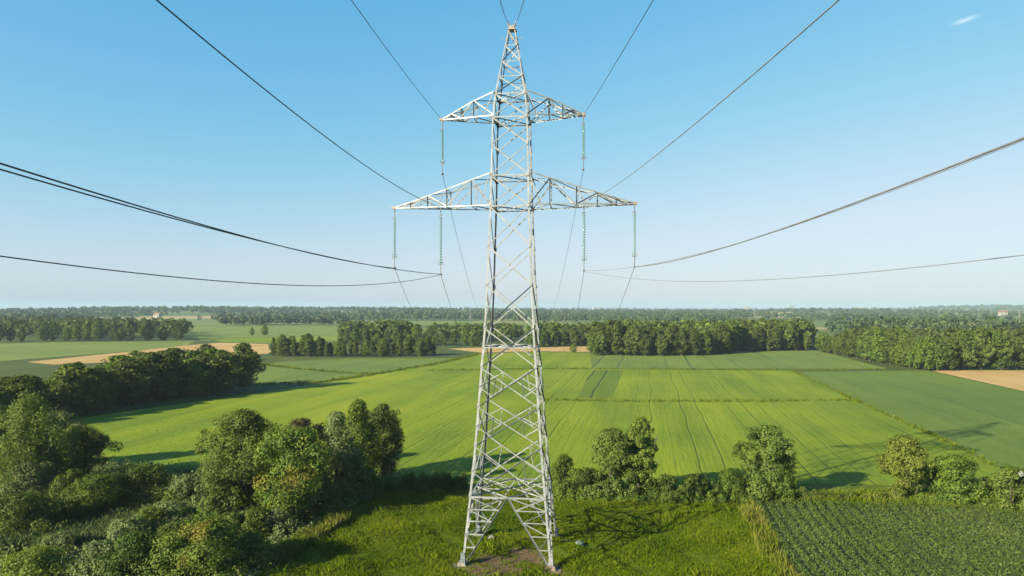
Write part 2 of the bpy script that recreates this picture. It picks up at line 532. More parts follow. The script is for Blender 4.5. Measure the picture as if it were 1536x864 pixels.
# ------------------------------------------------------------------ the ground
def poly_sheet(name, pts_px, z, mat, label, world_pts=None):
    pts = world_pts or [at(*p) for p in pts_px]
    me = bpy.data.meshes.new(name)
    me.from_pydata([(x, y, z) for x, y in pts], [], [list(range(len(pts)))])
    me.update()
    bm = bmesh.new(); bm.from_mesh(me)
    for f in bm.faces:
        if f.normal.z < 0: f.normal_flip()
    bmesh.ops.triangulate(bm, faces=bm.faces[:])
    bm.to_mesh(me); bm.free()
    o = link(name, me, mat)
    return tag(o, label, None, None, 'structure')

M['rough_grass'] = field_mat("rough_grass", (0.0208, 0.0352, 0.0064), (0.0352, 0.0528, 0.0088), (0.0600, 0.0704, 0.0144), rows=0.1, macro=0.01)
M['green'] = field_mat("green_field", (0.054, 0.092, 0.002), (0.100, 0.138, 0.003), (0.152, 0.174, 0.005), tram=0.75, tram_col=(0.050, 0.078, 0.004), period=3.4, width=0.055)
M['strip'] = field_mat("dark_strip", (0.050, 0.082, 0.005), (0.066, 0.100, 0.006), (0.086, 0.120, 0.008), tram=1.0, tram_col=(0.0240, 0.0400, 0.0096), period=4.2, seed=2)
M['blue_green'] = field_mat("blue_green_field", (0.058, 0.090, 0.014), (0.076, 0.112, 0.018), (0.096, 0.130, 0.023), tram=0.6, tram_col=(0.0224, 0.0480, 0.0160), period=9.0, width=.09, seed=3)
M['dark_crop'] = field_mat("dark_crop_field", (0.050, 0.082, 0.011), (0.064, 0.100, 0.013), (0.082, 0.118, 0.017), tram=.35, period=12, rows=.3, seed=4)
M['tan'] = field_mat("ripe_field", (0.2000, 0.1280, 0.0440), (0.2640, 0.1760, 0.0680), (0.3120, 0.2160, 0.0960), tram=.25, tram_col=(0.1760, 0.1200, 0.0560), period=8, seed=5, rows=.25)
M['pale'] = field_mat("pale_green_field", (0.070, 0.100, 0.018), (0.090, 0.122, 0.022), (0.115, 0.144, 0.028), tram=.3, period=10, seed=6)

ground = MB()
# one sheet out to the horizon, rising gently into far hills
gx = np.concatenate([np.linspace(-9000, -1200, 27), np.linspace(-1000, 1000, 21), np.linspace(1200, 9000, 27)])
gy = np.concatenate([[-400, -100, 20, 200, 500, 800], np.linspace(1100, 9000, 40)])
def hill(x, y):
    k = np.clip((y - 700) / 2500, 0, 1)
    k = k * k * (3 - 2 * k)
    z = 3.0 * k * (1.1 + np.sin(x / 900.0 + y / 1500.0) + 0.6 * np.sin(x / 410.0 - y / 700.0 + 1.3))
    z += 13.0 * np.exp(-((x + 950) / 650) ** 2 - ((y - 2000) / 500) ** 2) + 9.0 * np.exp(-((x + 120) / 420) ** 2 - ((y - 2300) / 500) ** 2) + 8.0 * np.exp(-((x - 900) / 380) ** 2 - ((y - 2100) / 450) ** 2)
    z += 26.0 * np.exp(-((x - 2900) / 900) ** 2 - ((y - 3700) / 700) ** 2)
    z += 12.0 * np.exp(-((x - 600) / 900) ** 2 - ((y - 5200) / 900) ** 2)
    return np.maximum(z, 0) * np.clip((y - 700) / 500, 0, 1)
# the far land is a patchwork of pastures, crops and stubble
nt = M['rough_grass'].node_tree
pr_ = [n for n in nt.nodes if n.type == 'BSDF_PRINCIPLED'][0]
old = pr_.inputs['Base Color'].links[0].from_socket
geo_ = N(nt, "ShaderNodeNewGeometry")
mp_ = N(nt, "ShaderNodeMapping"); mp_.inputs['Scale'].default_value = (1 / 260, 1 / 170, 0); mp_.inputs['Rotation'].default_value = (0, 0, 0.35)
nt.links.new(geo_.outputs['Position'], mp_.inputs[0])
vo_ = N(nt, "ShaderNodeTexVoronoi"); vo_.inputs['Scale'].default_value = 1.0; nt.links.new(mp_.outputs[0], vo_.inputs['Vector'])
sc_ = N(nt, "ShaderNodeSeparateColor"); nt.links.new(vo_.outputs['Color'], sc_.inputs[0])
rp_ = ramp(nt, [(0.0, (0.05, 0.075, 0.014)), (0.3, (0.085, 0.115, 0.02)), (0.55, (0.07, 0.10, 0.022)), (0.75, (0.21, 0.16, 0.07)), (0.9, (0.10, 0.13, 0.03))], 'CONSTANT')
nt.links.new(sc_.outputs[0], rp_.inputs[0])
sy_n = N(nt, "ShaderNodeSeparateXYZ"); nt.links.new(geo_.outputs['Position'], sy_n.inputs[0])
far_ = math_n(nt, 'DIVIDE', math_n(nt, 'SUBTRACT', sy_n.outputs[1], 480.0), 20.0, clamp=True)
nt.links.new(mixc(nt, old, rp_.outputs[0], far_), pr_.inputs['Base Color'])
GX, GY = np.meshgrid(gx, gy)
GV = np.stack([GX, GY, hill(GX, GY)], -1).reshape(-1, 3)
nx, ny = len(gx), len(gy)
ii = np.arange(nx * ny).reshape(ny, nx)
GQ = np.stack([ii[:-1, :-1], ii[:-1, 1:], ii[1:, 1:], ii[1:, :-1]], -1).reshape(-1, 4)
tag(link("ground", mesh_np("ground", GV, GQ, True), M['rough_grass']), "flat farmland rising into low wooded hills at the horizon", kind='structure')

# fields, each a sheet a little above the one below
poly_sheet("green_field", [(-260, 700), (60, 642), (112, 628), (372, 592), (560, 562), (655, 545), (720, 530), (815, 528), (885, 529), (888, 553),
                           (1190, 556), (1275, 598), (1405, 655), (1490, 698), (1620, 742), (1340, 748), (1210, 745), (830, 742), (560, 738), (250, 722)],
           0.020, M['green'], "large bright green crop field around the pylon")
poly_sheet("crop_strip", [(864, 597), (889, 555.5), (935, 555.5), (918, 597)], 0.030, M['strip'], "narrow darker green strip of crop with dark wheel tracks")
poly_sheet("blue_green_field", [(888, 553), (885.5, 531), (1060, 532), (1100, 527), (1226, 526), (1332, 553)], 0.024, M['blue_green'], "blue green field in front of the central wood")
poly_sheet("dark_green_field", [(1188, 557.5), (1392, 556), (1540, 589), (1900, 662), (1900, 760), (1640, 742), (1492, 698), (1407, 655), (1277, 598)], 0.028, M['dark_crop'], "dark green crop field on the right")
poly_sheet("ripe_field", [(1394, 555.5), (1700, 556), (1990, 640), (1900, 661), (1541, 588)], 0.024, M['tan'], "tan ripe grain field at the right edge")
poly_sheet("left_blue_green_field", [(366, 552), (420, 543), (520, 538), (690, 537), (655, 544), (560, 561), (480, 573), (372, 578)], 0.024, M['blue_green'], "blue green field beside the left wood")
poly_sheet("left_pale_field", [(-300, 522), (0, 515), (150, 512), (292, 511), (280, 519), (180, 528), (0, 542), (-300, 560)], 0.024, M['pale'], "pale green field far left")
poly_sheet("left_ripe_field", [(40, 543), (180, 529), (282, 518), (330, 514), (402, 516), (408, 530), (320, 536), (180, 543), (80, 547)], 0.028, M['tan'], "tan ripe grain field beyond the left wood")
poly_sheet("far_green_field", [(286, 489), (400, 492), (520, 493), (520, 507), (420, 508), (300, 511)], 0.024, M['pale'], "far green field between two woods")
poly_sheet("far_lawn_field", [(300, 507), (420, 506), (520, 505), (505, 512), (405, 515), (335, 513)], 0.030, M['green'], "far bright green field")
poly_sheet("centre_ripe_field", [(672, 523), (730, 521), (805, 520), (884, 518), (884, 528), (815, 527), (720, 529)], 0.026, M['tan'], "small tan field behind the pylon")
poly_sheet("centre_pale_field", [(700, 489), (830, 487), (860, 491), (800, 497), (720, 498)], 0.026, M['pale'], "pale far field behind the pylon")
poly_sheet("wood_gap_field", [(600, 494), (640, 492), (640, 502), (600, 504)], 0.026, M['pale'], "pale strip of field between two woods")

# meadow under the pylon
def mead(x, y):
    z = 0.13 * np.sin(x * .55 + y * .21 + np.sin(y * .3)) + 0.10 * np.sin(x * .23 - y * .61 + 1.0) + 0.08 * np.sin(x * 1.3 + y * .9 + 2 * np.sin(x * .21)) + 0.05 * np.sin(x * 2.1 - y * 1.7)
    return 0.20 + z * 0.5
m, nt, out = new_mat("meadow_ground")
geo = N(nt, "ShaderNodeNewGeometry")
n1 = N(nt, "ShaderNodeTexNoise", i_Scale=0.22, i_Detail=6.0, i_Roughness=0.65); nt.links.new(geo.outputs['Position'], n1.inputs['Vector'])
n2 = N(nt, "ShaderNodeTexNoise", i_Scale=2.6, i_Detail=6.0, i_Roughness=0.7); nt.links.new(geo.outputs['Position'], n2.inputs['Vector'])
r1 = ramp(nt, [(0.3, (0.028, 0.048, 0.004)), (0.5, (0.060, 0.084, 0.005)), (0.68, (0.098, 0.108, 0.012))])
ff = math_n(nt, 'ADD', math_n(nt, 'MULTIPLY', n1.outputs[0], 0.6), math_n(nt, 'MULTIPLY', n2.outputs[0], 0.4))
nt.links.new(ff, r1.inputs[0])
vs = N(nt, "ShaderNodeVectorMath", operation='SUBTRACT'); nt.links.new(geo.outputs['Position'], vs.inputs[0]); vs.inputs[1].default_value = (0.0, 57.5, 0.2)
vm = N(nt, "ShaderNodeVectorMath", operation='MULTIPLY'); nt.links.new(vs.outputs[0], vm.inputs[0]); vm.inputs[1].default_value = (1.0, 0.75, 0)
vl = N(nt, "ShaderNodeVectorMath", operation='LENGTH'); nt.links.new(vm.outputs[0], vl.inputs[0])
dd = math_n(nt, 'ADD', vl.outputs['Value'], math_n(nt, 'MULTIPLY', math_n(nt, 'SUBTRACT', n1.outputs[0], 0.5), 9.0))
rd = ramp(nt, [(0.28, 1.0), (0.48, 0.0)])
nt.links.new(math_n(nt, 'DIVIDE', dd, 10.0), rd.inputs[0])
soil = ramp(nt, [(0.3, (0.045, 0.030, 0.018)), (0.7, (0.11, 0.075, 0.047))]); nt.links.new(n2.outputs[0], soil.inputs[0])
cc = mixc(nt, r1.outputs[0], soil.outputs[0], rd.outputs[0])
p = N(nt, "ShaderNodeBsdfPrincipled"); p.inputs['Roughness'].default_value = 0.9; p.inputs['Specular IOR Level'].default_value = .1
nt.links.new(cc, p.inputs['Base Color'])
bp = N(nt, "ShaderNodeBump", i_Strength=0.8, i_Distance=0.15); nt.links.new(n2.outputs[0], bp.inputs['Height']); nt.links.new(bp.outputs[0], p.inputs['Normal'])
nt.links.new(p.outputs[0], out.inputs[0])
M['meadow'] = m
mx_ = np.linspace(-75, 75, 151); my_ = np.linspace(36, 86, 71)
X, Y = np.meshgrid(mx_, my_)
edge = np.minimum(np.clip((86 - Y) / 4.0, 0, 1), np.clip((75 - abs(X)) / 4, 0, 1))
Z = mead(X, Y) * edge - 0.02 * (1 - edge)
ii = np.arange(X.size).reshape(X.shape)
MQ = np.stack([ii[:-1, :-1], ii[:-1, 1:], ii[1:, 1:], ii[1:, :-1]], -1).reshape(-1, 4)
tag(link("meadow", mesh_np("meadow", np.stack([X, Y, Z], -1).reshape(-1, 3), MQ, True), M['meadow']), "rough green meadow with bare earth around the pylon feet", kind='structure')

# ------------------------------------------------------------------ grass and crops (uncountable)
def grass_mat(name, a, b, c, patch=0.12):
    m, nt, out = new_mat(name)
    geo = N(nt, "ShaderNodeNewGeometry")
    nz = N(nt, "ShaderNodeTexNoise", i_Scale=patch, i_Detail=4.0); nt.links.new(geo.outputs['Position'], nz.inputs['Vector'])
    r = ramp(nt, [(0.2, a), (0.5, b), (0.85, c)])
    f = math_n(nt, 'ADD', math_n(nt, 'MULTIPLY', geo.outputs['Random Per Island'], 0.5), math_n(nt, 'MULTIPLY', math_n(nt, 'SUBTRACT', nz.outputs[0], 0.25), 1.0), clamp=True)
    nt.links.new(f, r.inputs[0])
    d = N(nt, "ShaderNodeBsdfDiffuse"); t = N(nt, "ShaderNodeBsdfTranslucent")
    nt.links.new(r.outputs[0], d.inputs[0]); nt.links.new(r.outputs[0], t.inputs[0])
    mx = N(nt, "ShaderNodeMixShader", i_0=0.35)
    nt.links.new(d.outputs[0], mx.inputs[1]); nt.links.new(t.outputs[0], mx.inputs[2])
    nt.links.new(mx.outputs[0], out.inputs[0])
    return m

def blades(P, h, w, rng, spread=0.5, per=6):
    """tufts: 'per' bent blades at each point"""
    n = len(P) * per
    B = np.repeat(P, per, axis=0)
    hh = np.repeat(h, per) * rng.uniform(0.55, 1.2, n)
    a = rng.uniform(0, 2 * np.pi, n)
    B[:, 0] += rng.normal(size=n) * 0.10; B[:, 1] += rng.normal(size=n) * 0.10
    sp = rng.uniform(0.1, spread, n)
    b = rng.uniform(0, 2 * np.pi, n)
    dx, dy = np.cos(a) * w, np.sin(a) * w
    lx, ly = np.cos(b) * sp * hh, np.sin(b) * sp * hh
    V = np.empty((n, 4, 3))
    V[:, 0] = B + np.stack([-dx, -dy, np.zeros(n) - .03], 1)
    V[:, 1] = B + np.stack([dx, dy, np.zeros(n) - .03], 1)
    V[:, 2] = B + np.stack([dx * .8 + lx * .45, dy * .8 + ly * .45, hh * .6], 1)
    V[:, 3] = B + np.stack([lx, ly, hh], 1)
    return V.reshape(-1, 3), np.arange(n * 4).reshape(-1, 4)

M['grass'] = grass_mat("meadow_grass", (0.034, 0.070, 0.003), (0.076, 0.112, 0.004), (0.128, 0.145, 0.012))
M['dry_grass'] = grass_mat("dry_grass", (0.050, 0.084, 0.006), (0.092, 0.112, 0.012), (0.165, 0.150, 0.045), patch=.3)
M['reed'] = grass_mat("grey_reed", (0.034, 0.058, 0.018), (0.066, 0.096, 0.034), (0.105, 0.130, 0.055), patch=.2)
M['verge'] = grass_mat("verge_grass", (0.040, 0.072, 0.004), (0.078, 0.108, 0.006), (0.120, 0.130, 0.016), patch=.2)
M['beet'] = leaf_mat("beet_leaf", (0.034, 0.066, 0.014), (0.070, 0.112, 0.024), patch=0.25)

rng = np.random.default_rng(11)
def inside(poly, x, y):
    c = np.zeros(len(x), bool); n = len(poly)
    for i in range(n):
        (x1, y1), (x2, y2) = poly[i], poly[(i + 1) % n]
        k = ((y1 > y) != (y2 > y))
        xi = (x2 - x1) * (y - y1) / ((y2 - y1) if y2 != y1 else 1e-9) + x1
        c ^= k & (x < xi)
    return c
def scatter(poly, dens):
    xs = [p[0] for p in poly]; ys = [p[1] for p in poly]
    A = (max(xs) - min(xs)) * (max(ys) - min(ys))
    x = rng.uniform(min(xs), max(xs), int(A * dens)); y = rng.uniform(min(ys), max(ys), int(A * dens))
    k = inside(poly, x, y)
    return x[k], y[k]

meadow_poly = [(-26, 46), (-22, 56), (-20.5, 66), (-20, 77), (-15, 83.5), (26, 80), (26.4, 77), (22.3, 56), (21, 46)]
x, y = scatter(meadow_poly, 40)
pn = np.sin(x * .9 + y * .35) + np.sin(x * .37 - y * .8 + 2) + np.sin(x * 1.7 + y * 1.3)
bare = np.hypot((x - 0.0), (y - 57.5) * .75) + rng.normal(size=len(x)) * 0.9 + pn * .7 < 3.7
keep = ~bare | (rng.uniform(size=len(x)) < 0.16)
x, y, pn = x[keep], y[keep], pn[keep]
hh = np.clip(0.24 + 0.10 * pn, 0.08, 0.6) * np.where(rng.uniform(size=len(x)) < .02, rng.uniform(1.4, 2.2, len(x)), 1)
V, Q = blades(np.stack([x, y, mead(x, y)], 1), hh, 0.024, rng, 0.9, 7)
tag(link("grass", mesh_np("grass", V, Q), M['grass']), "tufty green meadow grass under the pylon", "grass", kind='stuff')

# dry tall grass along the crop's edge and beside the willow scrub
dry_poly = [(24.2, 80), (26.8, 80), (26.6, 74), (23.0, 56), (21.4, 44), (19.2, 44), (21.0, 56), (24.7, 74)]
x, y = scatter(dry_poly, 30)
k_ = np.sin(x * 1.9 + y * .7) + np.sin(y * .9 - x) + rng.normal(size=len(x)) * .8 > -.5
x, y = x[k_], y[k_]
x2, y2 = scatter([(-21, 58), (-19.5, 58), (-16.6, 70), (-17.6, 71.5), (-20.2, 64)], 30)
x3, y3 = scatter([(14, 79.5), (26, 78), (26, 80), (14, 82)], 10)
x = np.concatenate([x, x2, x3]); y = np.concatenate([y, y2, y3])
V, Q = blades(np.stack([x, y, mead(x, y) * np.clip((86 - y) / 4, 0, 1)], 1), rng.uniform(.5, 1.15, len(x)), 0.035, rng, 0.45, 6)
tag(link("dry_grass", mesh_np("dry_grass", V, Q), M['dry_grass']), "tall straw coloured grass along the crop edge", "grass", kind='stuff')

# green verge between the hedge line and the lower crop
x, y = scatter([(27.5, 80), (27.5, 75.8), (75, 70), (75, 80)], 22)
V, Q = blades(np.stack([x, y, mead(x, y) * np.clip((86 - y) / 4, 0, 1)], 1), rng.uniform(.35, .9, len(x)), 0.04, rng, 0.5, 5)
tag(link("verge_grass", mesh_np("verge_grass", V, Q), M['verge']), "yellow green verge between the hedge and the dark crop", "grass", kind='stuff')

# grey green reeds among the left scrub, undergrowth below the bushes
reed_poly = [(-46, 60), (-38, 62), (-30, 68), (-31, 77), (-38, 80), (-46, 72), (-56, 66)]
x, y = scatter(reed_poly, 20)
V, Q = blades(np.stack([x, y, mead(x, y)], 1), rng.uniform(.4, 1.4, len(x)), 0.045, rng, 0.8, 6)
tag(link("reeds", mesh_np("reeds", V, Q), M['reed']), "grey green reed bed in the left scrub", "reeds", kind='stuff')
under_poly = [(-80, 44), (-20, 44), (-20.5, 60), (-19, 72), (-14, 83), (-14, 88), (-40, 92), (-75, 100)]
x, y = scatter(under_poly, 5)
P = np.stack([x, y, mead(x, y) * np.clip((86 - y) / 4, 0, 1)], 1)
P = np.repeat(P, 9, 0) + np.abs(rng.normal(size=(len(P) * 9, 3))) * np.array([.35, .35, .35]) * np.repeat(rng.uniform(.4, 1.6, len(P)), 9)[:, None]
Nn = rng.normal(size=P.shape) * .7 + np.array([-.2, -.2, .8]); Nn /= np.linalg.norm(Nn, axis=1, keepdims=True)
V, Q = leaf_quads(P, Nn, 0.15, rng)
tag(link("undergrowth", mesh_np("undergrowth", V, Q), M['leaf_grey']), "low grey green undergrowth between the bushes", "undergrowth", kind='stuff')

# lower right crop in rows
m, nt, out = new_mat("crop_soil")
p = N(nt, "ShaderNodeBsdfPrincipled"); p.inputs['Roughness'].default_value = 0.95
geo = N(nt, "ShaderNodeNewGeometry"); n2 = N(nt, "ShaderNodeTexNoise", i_Scale=2.0, i_Detail=6.0); nt.links.new(geo.outputs['Position'], n2.inputs['Vector'])
r1 = ramp(nt, [(0.35, (0.018, 0.040, 0.007)), (0.7, (0.034, 0.066, 0.013))]); nt.links.new(n2.outputs[0], r1.inputs[0])
nt.links.new(r1.outputs[0], p.inputs['Base Color']); nt.links.new(p.outputs[0], out.inputs[0])
crop_poly = [(26.8, 76.0), (23.0, 56), (21.4, 40), (70, 40), (78, 71.0)]
poly_sheet("crop_bed", None, 0.40, m, "bed of the dark leafy crop at the lower right", world_pts=crop_poly)
dv = np.array([math.sin(ROW), math.cos(ROW)]); nv = np.array([dv[1], -dv[0]])
Ps = []
for k in range(-10, 120):
    o = np.array([13.0, 40.0]) + nv * (k * 1.05)
    t = np.arange(0, 46, 0.13) + rng.uniform(-.05, .05, 354)[:len(np.arange(0, 46, 0.13))]
    pts = o + dv * t[:, None]
    pts[:, 0] += 0.5 * np.sin(t * .12 + 1)
    kk = inside(crop_poly, pts[:, 0], pts[:, 1])
    Ps.append(pts[kk])
P2 = np.concatenate(Ps)
P2 = np.repeat(P2, 16, 0)
mod = 0.85 + 0.22 * np.sin(P2[:, 0] * .5 + P2[:, 1] * .3) * np.sin(P2[:, 1] * .45 - P2[:, 0] * .21)
zz = 0.42 + rng.uniform(0.05, 1, len(P2)) ** .6 * .5 * mod
P = np.stack([P2[:, 0] + rng.normal(size=len(P2)) * .20, P2[:, 1] + rng.normal(size=len(P2)) * .10, zz], 1)
Nn = rng.normal(size=P.shape) * .55 + np.array([0, 0, .8]); Nn /= np.linalg.norm(Nn, axis=1, keepdims=True)
V, Q = leaf_quads(P, Nn, 0.085, rng, .6)
tag(link("leafy_crop", mesh_np("leafy_crop", V, Q), M['beet']), "dark green leafy crop growing in rows, lower right", "crop", kind='stuff')

# raised grassy margins between the fields
def margin(name, pts_px, width, hgt, label, mat='verge', dens=3.0, seed=1):
    global rng
    pw = [np.array(at(*p)) for p in pts_px]
    Ps = []
    for a, b in zip(pw[:-1], pw[1:]):
        n = int(np.linalg.norm(b - a) * width * dens)
        t = rng.uniform(0, 1, n)[:, None]
        d = (b - a) / np.linalg.norm(b - a); q = np.array([-d[1], d[0]])
        Ps.append(a * (1 - t) + b * t + q * (rng.normal(size=n) * width * .35)[:, None])
    P = np.concatenate(Ps)
    P3 = np.concatenate([P, np.full((len(P), 1), 0.02)], 1)
    V, Q = blades(P3, rng.uniform(.25, 1.2, len(P)) * hgt, 0.075, rng, 0.8, 4)
    tag(link(name, mesh_np(name, V, Q), M[mat]), label, "grass", kind='stuff')
margin("grass_margin", [(815, 600), (950, 602), (1150, 602), (1285, 600)], 2.6, 0.55, "grassy baulk crossing the bright field right of the pylon")
margin("grass_margin", [(640, 556), (815, 553.5), (890, 553.5), (1190, 556), (1330, 554)], 2.0, 0.7, "grassy baulk below the blue green field")
margin("grass_margin", [(1190, 557), (1277, 598), (1407, 656), (1492, 699)], 1.3, 0.5, "weedy edge between bright and dark fields", dens=3)
margin("grass_margin", [(372, 578), (480, 574), (560, 562), (660, 545), (720, 531)], 2.5, 0.9, "grassy edge above the left bright field", dens=2.5)
margin("grass_margin", [(380, 545), (430, 552), (520, 560), (560, 562)], 2.0, 0.9, "grassy edge inside the left blue green field", dens=2.5)

# ------------------------------------------------------------------ the pylon
def steel_mat(name, a, b, rust=0.5):
    m, nt, out = new_mat(name)
    tc = N(nt, "ShaderNodeTexCoord")
    nz = N(nt, "ShaderNodeTexNoise", i_Scale=1.3, i_Detail=6.0, i_Roughness=.7); nt.links.new(tc.outputs['Object'], nz.inputs['Vector'])
    n2 = N(nt, "ShaderNodeTexNoise", i_Scale=0.55, i_Detail=5.0, i_Roughness=.7); nt.links.new(tc.outputs['Object'], n2.inputs['Vector'])
    r = ramp(nt, [(0.3, a), (0.7, b)]); nt.links.new(nz.outputs[0], r.inputs[0])
    rr = ramp(nt, [(0.60, 0.0), (0.78, rust)]); nt.links.new(n2.outputs[0], rr.inputs[0])
    c = mixc(nt, r.outputs[0], (0.16, 0.105, 0.07), rr.outputs[0])
    p = N(nt, "ShaderNodeBsdfPrincipled"); p.inputs['Roughness'].default_value = 0.5; p.inputs['Metallic'].default_value = 0.15
    nt.links.new(c, p.inputs['Base Color'])
    nt.links.new(p.outputs[0], out.inputs[0])
    return m
M['steel'] = steel_mat("galvanised_steel", (0.098, 0.108, 0.116), (0.205, 0.220, 0.232))
M['steel_brace'] = steel_mat("galvanised_brace", (0.095, 0.103, 0.109), (0.195, 0.207, 0.216), .5)
M['rusty'] = steel_mat("rusty_plate", (0.1148, 0.0943, 0.0820), (0.1968, 0.1722, 0.1517), .5)
M['concrete'] = plain_mat("concrete", (0.075, 0.075, 0.072), (0.14, 0.138, 0.13), 4, .9)
M['concrete_red'] = plain_mat("ruddy_concrete", (0.090, 0.066, 0.048), (0.15, 0.115, 0.085), 4, .9)
M['bluepaint'] = plain_mat("grey_primer", (0.045, 0.062, 0.070), (0.10, 0.12, 0.13), 3, .6)

TY, YAW = 61.0, R(-7.0)
tower = empty("transmission_tower", (0.0, TY, 0.0), YAW, "tall pale grey steel lattice pylon with two crossarms standing in the meadow", "pylon")
WZ = [-1, 0, 5.94, 10.2, 16.9, 20.3, 24.0, 30.9, 33.6, 38.7, 40.8, 46.75]
WW = [7.86, 7.67, 6.55, 5.79, 4.86, 4.36, 4.02, 3.50, 3.38, 3.12, 2.72, 0.62]
def hw(z): return float(np.interp(z, WZ, WW)) / 2
def cor(sx, sy, z): return (sx * hw(z), sy * hw(z), z)
LV = [0, 5.94, 10.2, 13.5, 16.9, 20.3, 24.0, 27.4, 30.9, 33.6, 36.3, 38.7, 40.8, 42.4, 43.8, 45.3, 46.75]
GZ = 0.45          # the legs start on top of the concrete
# four corner legs, each with its foot
for sx in (-1, 1):
    for sy in (-1, 1):
        mb = MB()
        zs = [GZ - .1] + LV[1:]
        for i in range(len(zs) - 1):
            w = 0.175 if zs[i] < 20 else (0.15 if zs[i] < 33 else (0.13 if zs[i] < 41 else 0.08))
            p, q = cor(sx, sy, zs[i]), cor(sx, sy, zs[i + 1])
            # flanges along x and y, corner pointing outwards
            t = w * .15
            sec = [(0, 0), (w, 0), (w, t), (t, t), (t, w), (0, w)]
            Vv = []
            for b in (p, q):
                for (u, v) in sec: Vv.append((b[0] - sx * u, b[1] - sy * v, b[2]))
            Qs = [[k, (k + 1) % 6, 6 + (k + 1) % 6, 6 + k] for k in range(6)]
            if sx * sy < 0: Qs = [q_[::-1] for q_ in Qs]
            mb.add(Vv, Qs)
        # joint plates and step bolts are welded and screwed to the leg
        jp = mb
        for z in LV[1:13]:
            c = cor(sx, sy, z)
            jp.box((c[0] - sx * .11, c[1] - sy * -.012, z), (.22, .02, .36))
            jp.box((c[0] + sx * .012, c[1] - sy * .11, z), (.02, .22, .36))
        if sx > 0 and sy < 0:
            for k in range(66):
                z = 3.0 + k * .55
                c = cor(1, -1, z)
                mb.tube([(c[0] - .02, c[1] + .05, z), (c[0] + .17, c[1] + .05, z)], .012, 5)
        leg = mb.build("leg", M['steel'], tower)
        # concrete footing
        fb = MB()
        c = cor(sx, sy, 0.0)
        fb.frustum((c[0], c[1], -0.85), (1.55, 1.55), (1.45, 1.45), 1.12)
        fb.frustum((c[0] - sx * .05, c[1] - sy * .05, 0.27), (0.75, 0.75), (0.55, 0.55), 0.3)
        fb.build("footing", M['concrete_red'] if sx > 0 else M['concrete'], tower)
        st = MB()
        st.frustum((c[0] - sx * .12, c[1] - sy * .12, 0.50), (0.46, 0.46), (0.32, 0.32), 0.8)
        st.build("stub", M['bluepaint'] if sx < 0 else M['steel_brace'], tower)
faces = [((-1, -1), (1, -1), (0, -1, 0)), ((1, -1), (1, 1), (1, 0, 0)), ((1, 1), (-1, 1), (0, 1, 0)), ((-1, 1), (-1, -1), (-1, 0, 0))]
def lerp(p, q, t): return tuple(a + (b - a) * t for a, b in zip(p, q))
# bottom bay: an inverted V on each face with horizontal struts to the legs
for (a, b, nrm) in faces:
    mb = MB()
    z0, z1 = GZ + .1, LV[1]
    A0, B0, A1, B1 = cor(*a, z0), cor(*b, z0), cor(*a, z1), cor(*b, z1)
    mid = lerp(A1, B1, .5)
    iA, iB = lerp(A0, B0, .045), lerp(A0, B0, .955)
    mb.angle(A1, B1, .125, hint=(0, 0, -1))
    for (L0, L1, I0) in ((A0, A1, iA), (B0, B1, iB)):
        mb.angle(I0, mid, .125, hint=nrm)
        tz = [0.22, 0.42, 0.62, 0.80]
        for k, t in enumerate(tz):
            lp, vp = lerp(L0, L1, t), lerp(I0, mid, t)
            mb.angle(lp, vp, .09, hint=(0, 0, 1))
            t2 = tz[k + 1] if k + 1 < len(tz) else 1.0
            mb.angle(vp if k % 2 == 0 else lp, lerp(L0, L1, t2) if k % 2 == 0 else lerp(I0, mid, t2), .08, hint=nrm)
        mb.angle(lerp(L0, L1, 1.0), lerp(I0, mid, .80), .08, hint=nrm)
    mb.build("bottom_bracing", M['steel_brace'], tower)
# lattice bays above
for i in range(1, 12):
    z0, z1 = LV[i], LV[i + 1]
    mb = MB()
    for fi, (a, b, nrm) in enumerate(faces):
        A0, B0, A1, B1 = cor(*a, z0), cor(*b, z0), cor(*a, z1), cor(*b, z1)
        wd = 0.11 if z0 < 10 else (0.10 if z0 < 22 else 0.09)
        back = fi == 2
        if i <= 5:
            mb.angle(A0, B1, wd, hint=nrm); mb.angle(B0, A1, wd, hint=nrm, flip=-1)
            if i <= 3:
                # secondary struts from the leg to the diagonals, with short uprights
                for (L0, L1, D0, D1) in ((A0, A1, (A0, B1), (A1, B0)), (B0, B1, (B0, A1), (B1, A0))):
                    lm = lerp(L0, L1, .5)
                    pa, pb = lerp(*D0, .26), lerp(*D1, .26)
                    mb.angle(lm, pa, .085, hint=nrm); mb.angle(lm, pb, .085, hint=nrm)
                    mb.angle(pa, pb, .07, hint=nrm)
        else:
            if fi == 0:
                mb.angle(A1, B0, wd * 1.25, hint=nrm); mb.angle(A0, B1, .085, hint=nrm, flip=-1)
            elif fi == 2:
                mb.angle(B0, A1, .085, hint=nrm)
            else:
                mb.angle(A0, B1, .085, hint=nrm)
    mb.build("cross_bracing", M['steel_brace'], tower)
# horizontal diaphragms
for z in (5.94, 18.6, 30.9, 33.6, 38.7, 40.8):
    mb = MB()
    for (a, b, nrm) in faces:
        mb.angle(cor(*a, z), cor(*b, z), .105, hint=(0, 0, -1))
    mb.angle(cor(-1, -1, z), cor(1, 1, z), .10); mb.angle(cor(1, -1, z), cor(-1, 1, z), .10)
    if z < 20:
        for (a, b, _) in faces:
            for (a2, b2, _) in faces:
                if a2 == b:
                    mb.angle(lerp(cor(*a, z), cor(*b, z), .5), lerp(cor(*a2, z), cor(*b2, z), .5), .10)
    mb.build("horizontal_frame", M['steel_brace'], tower)
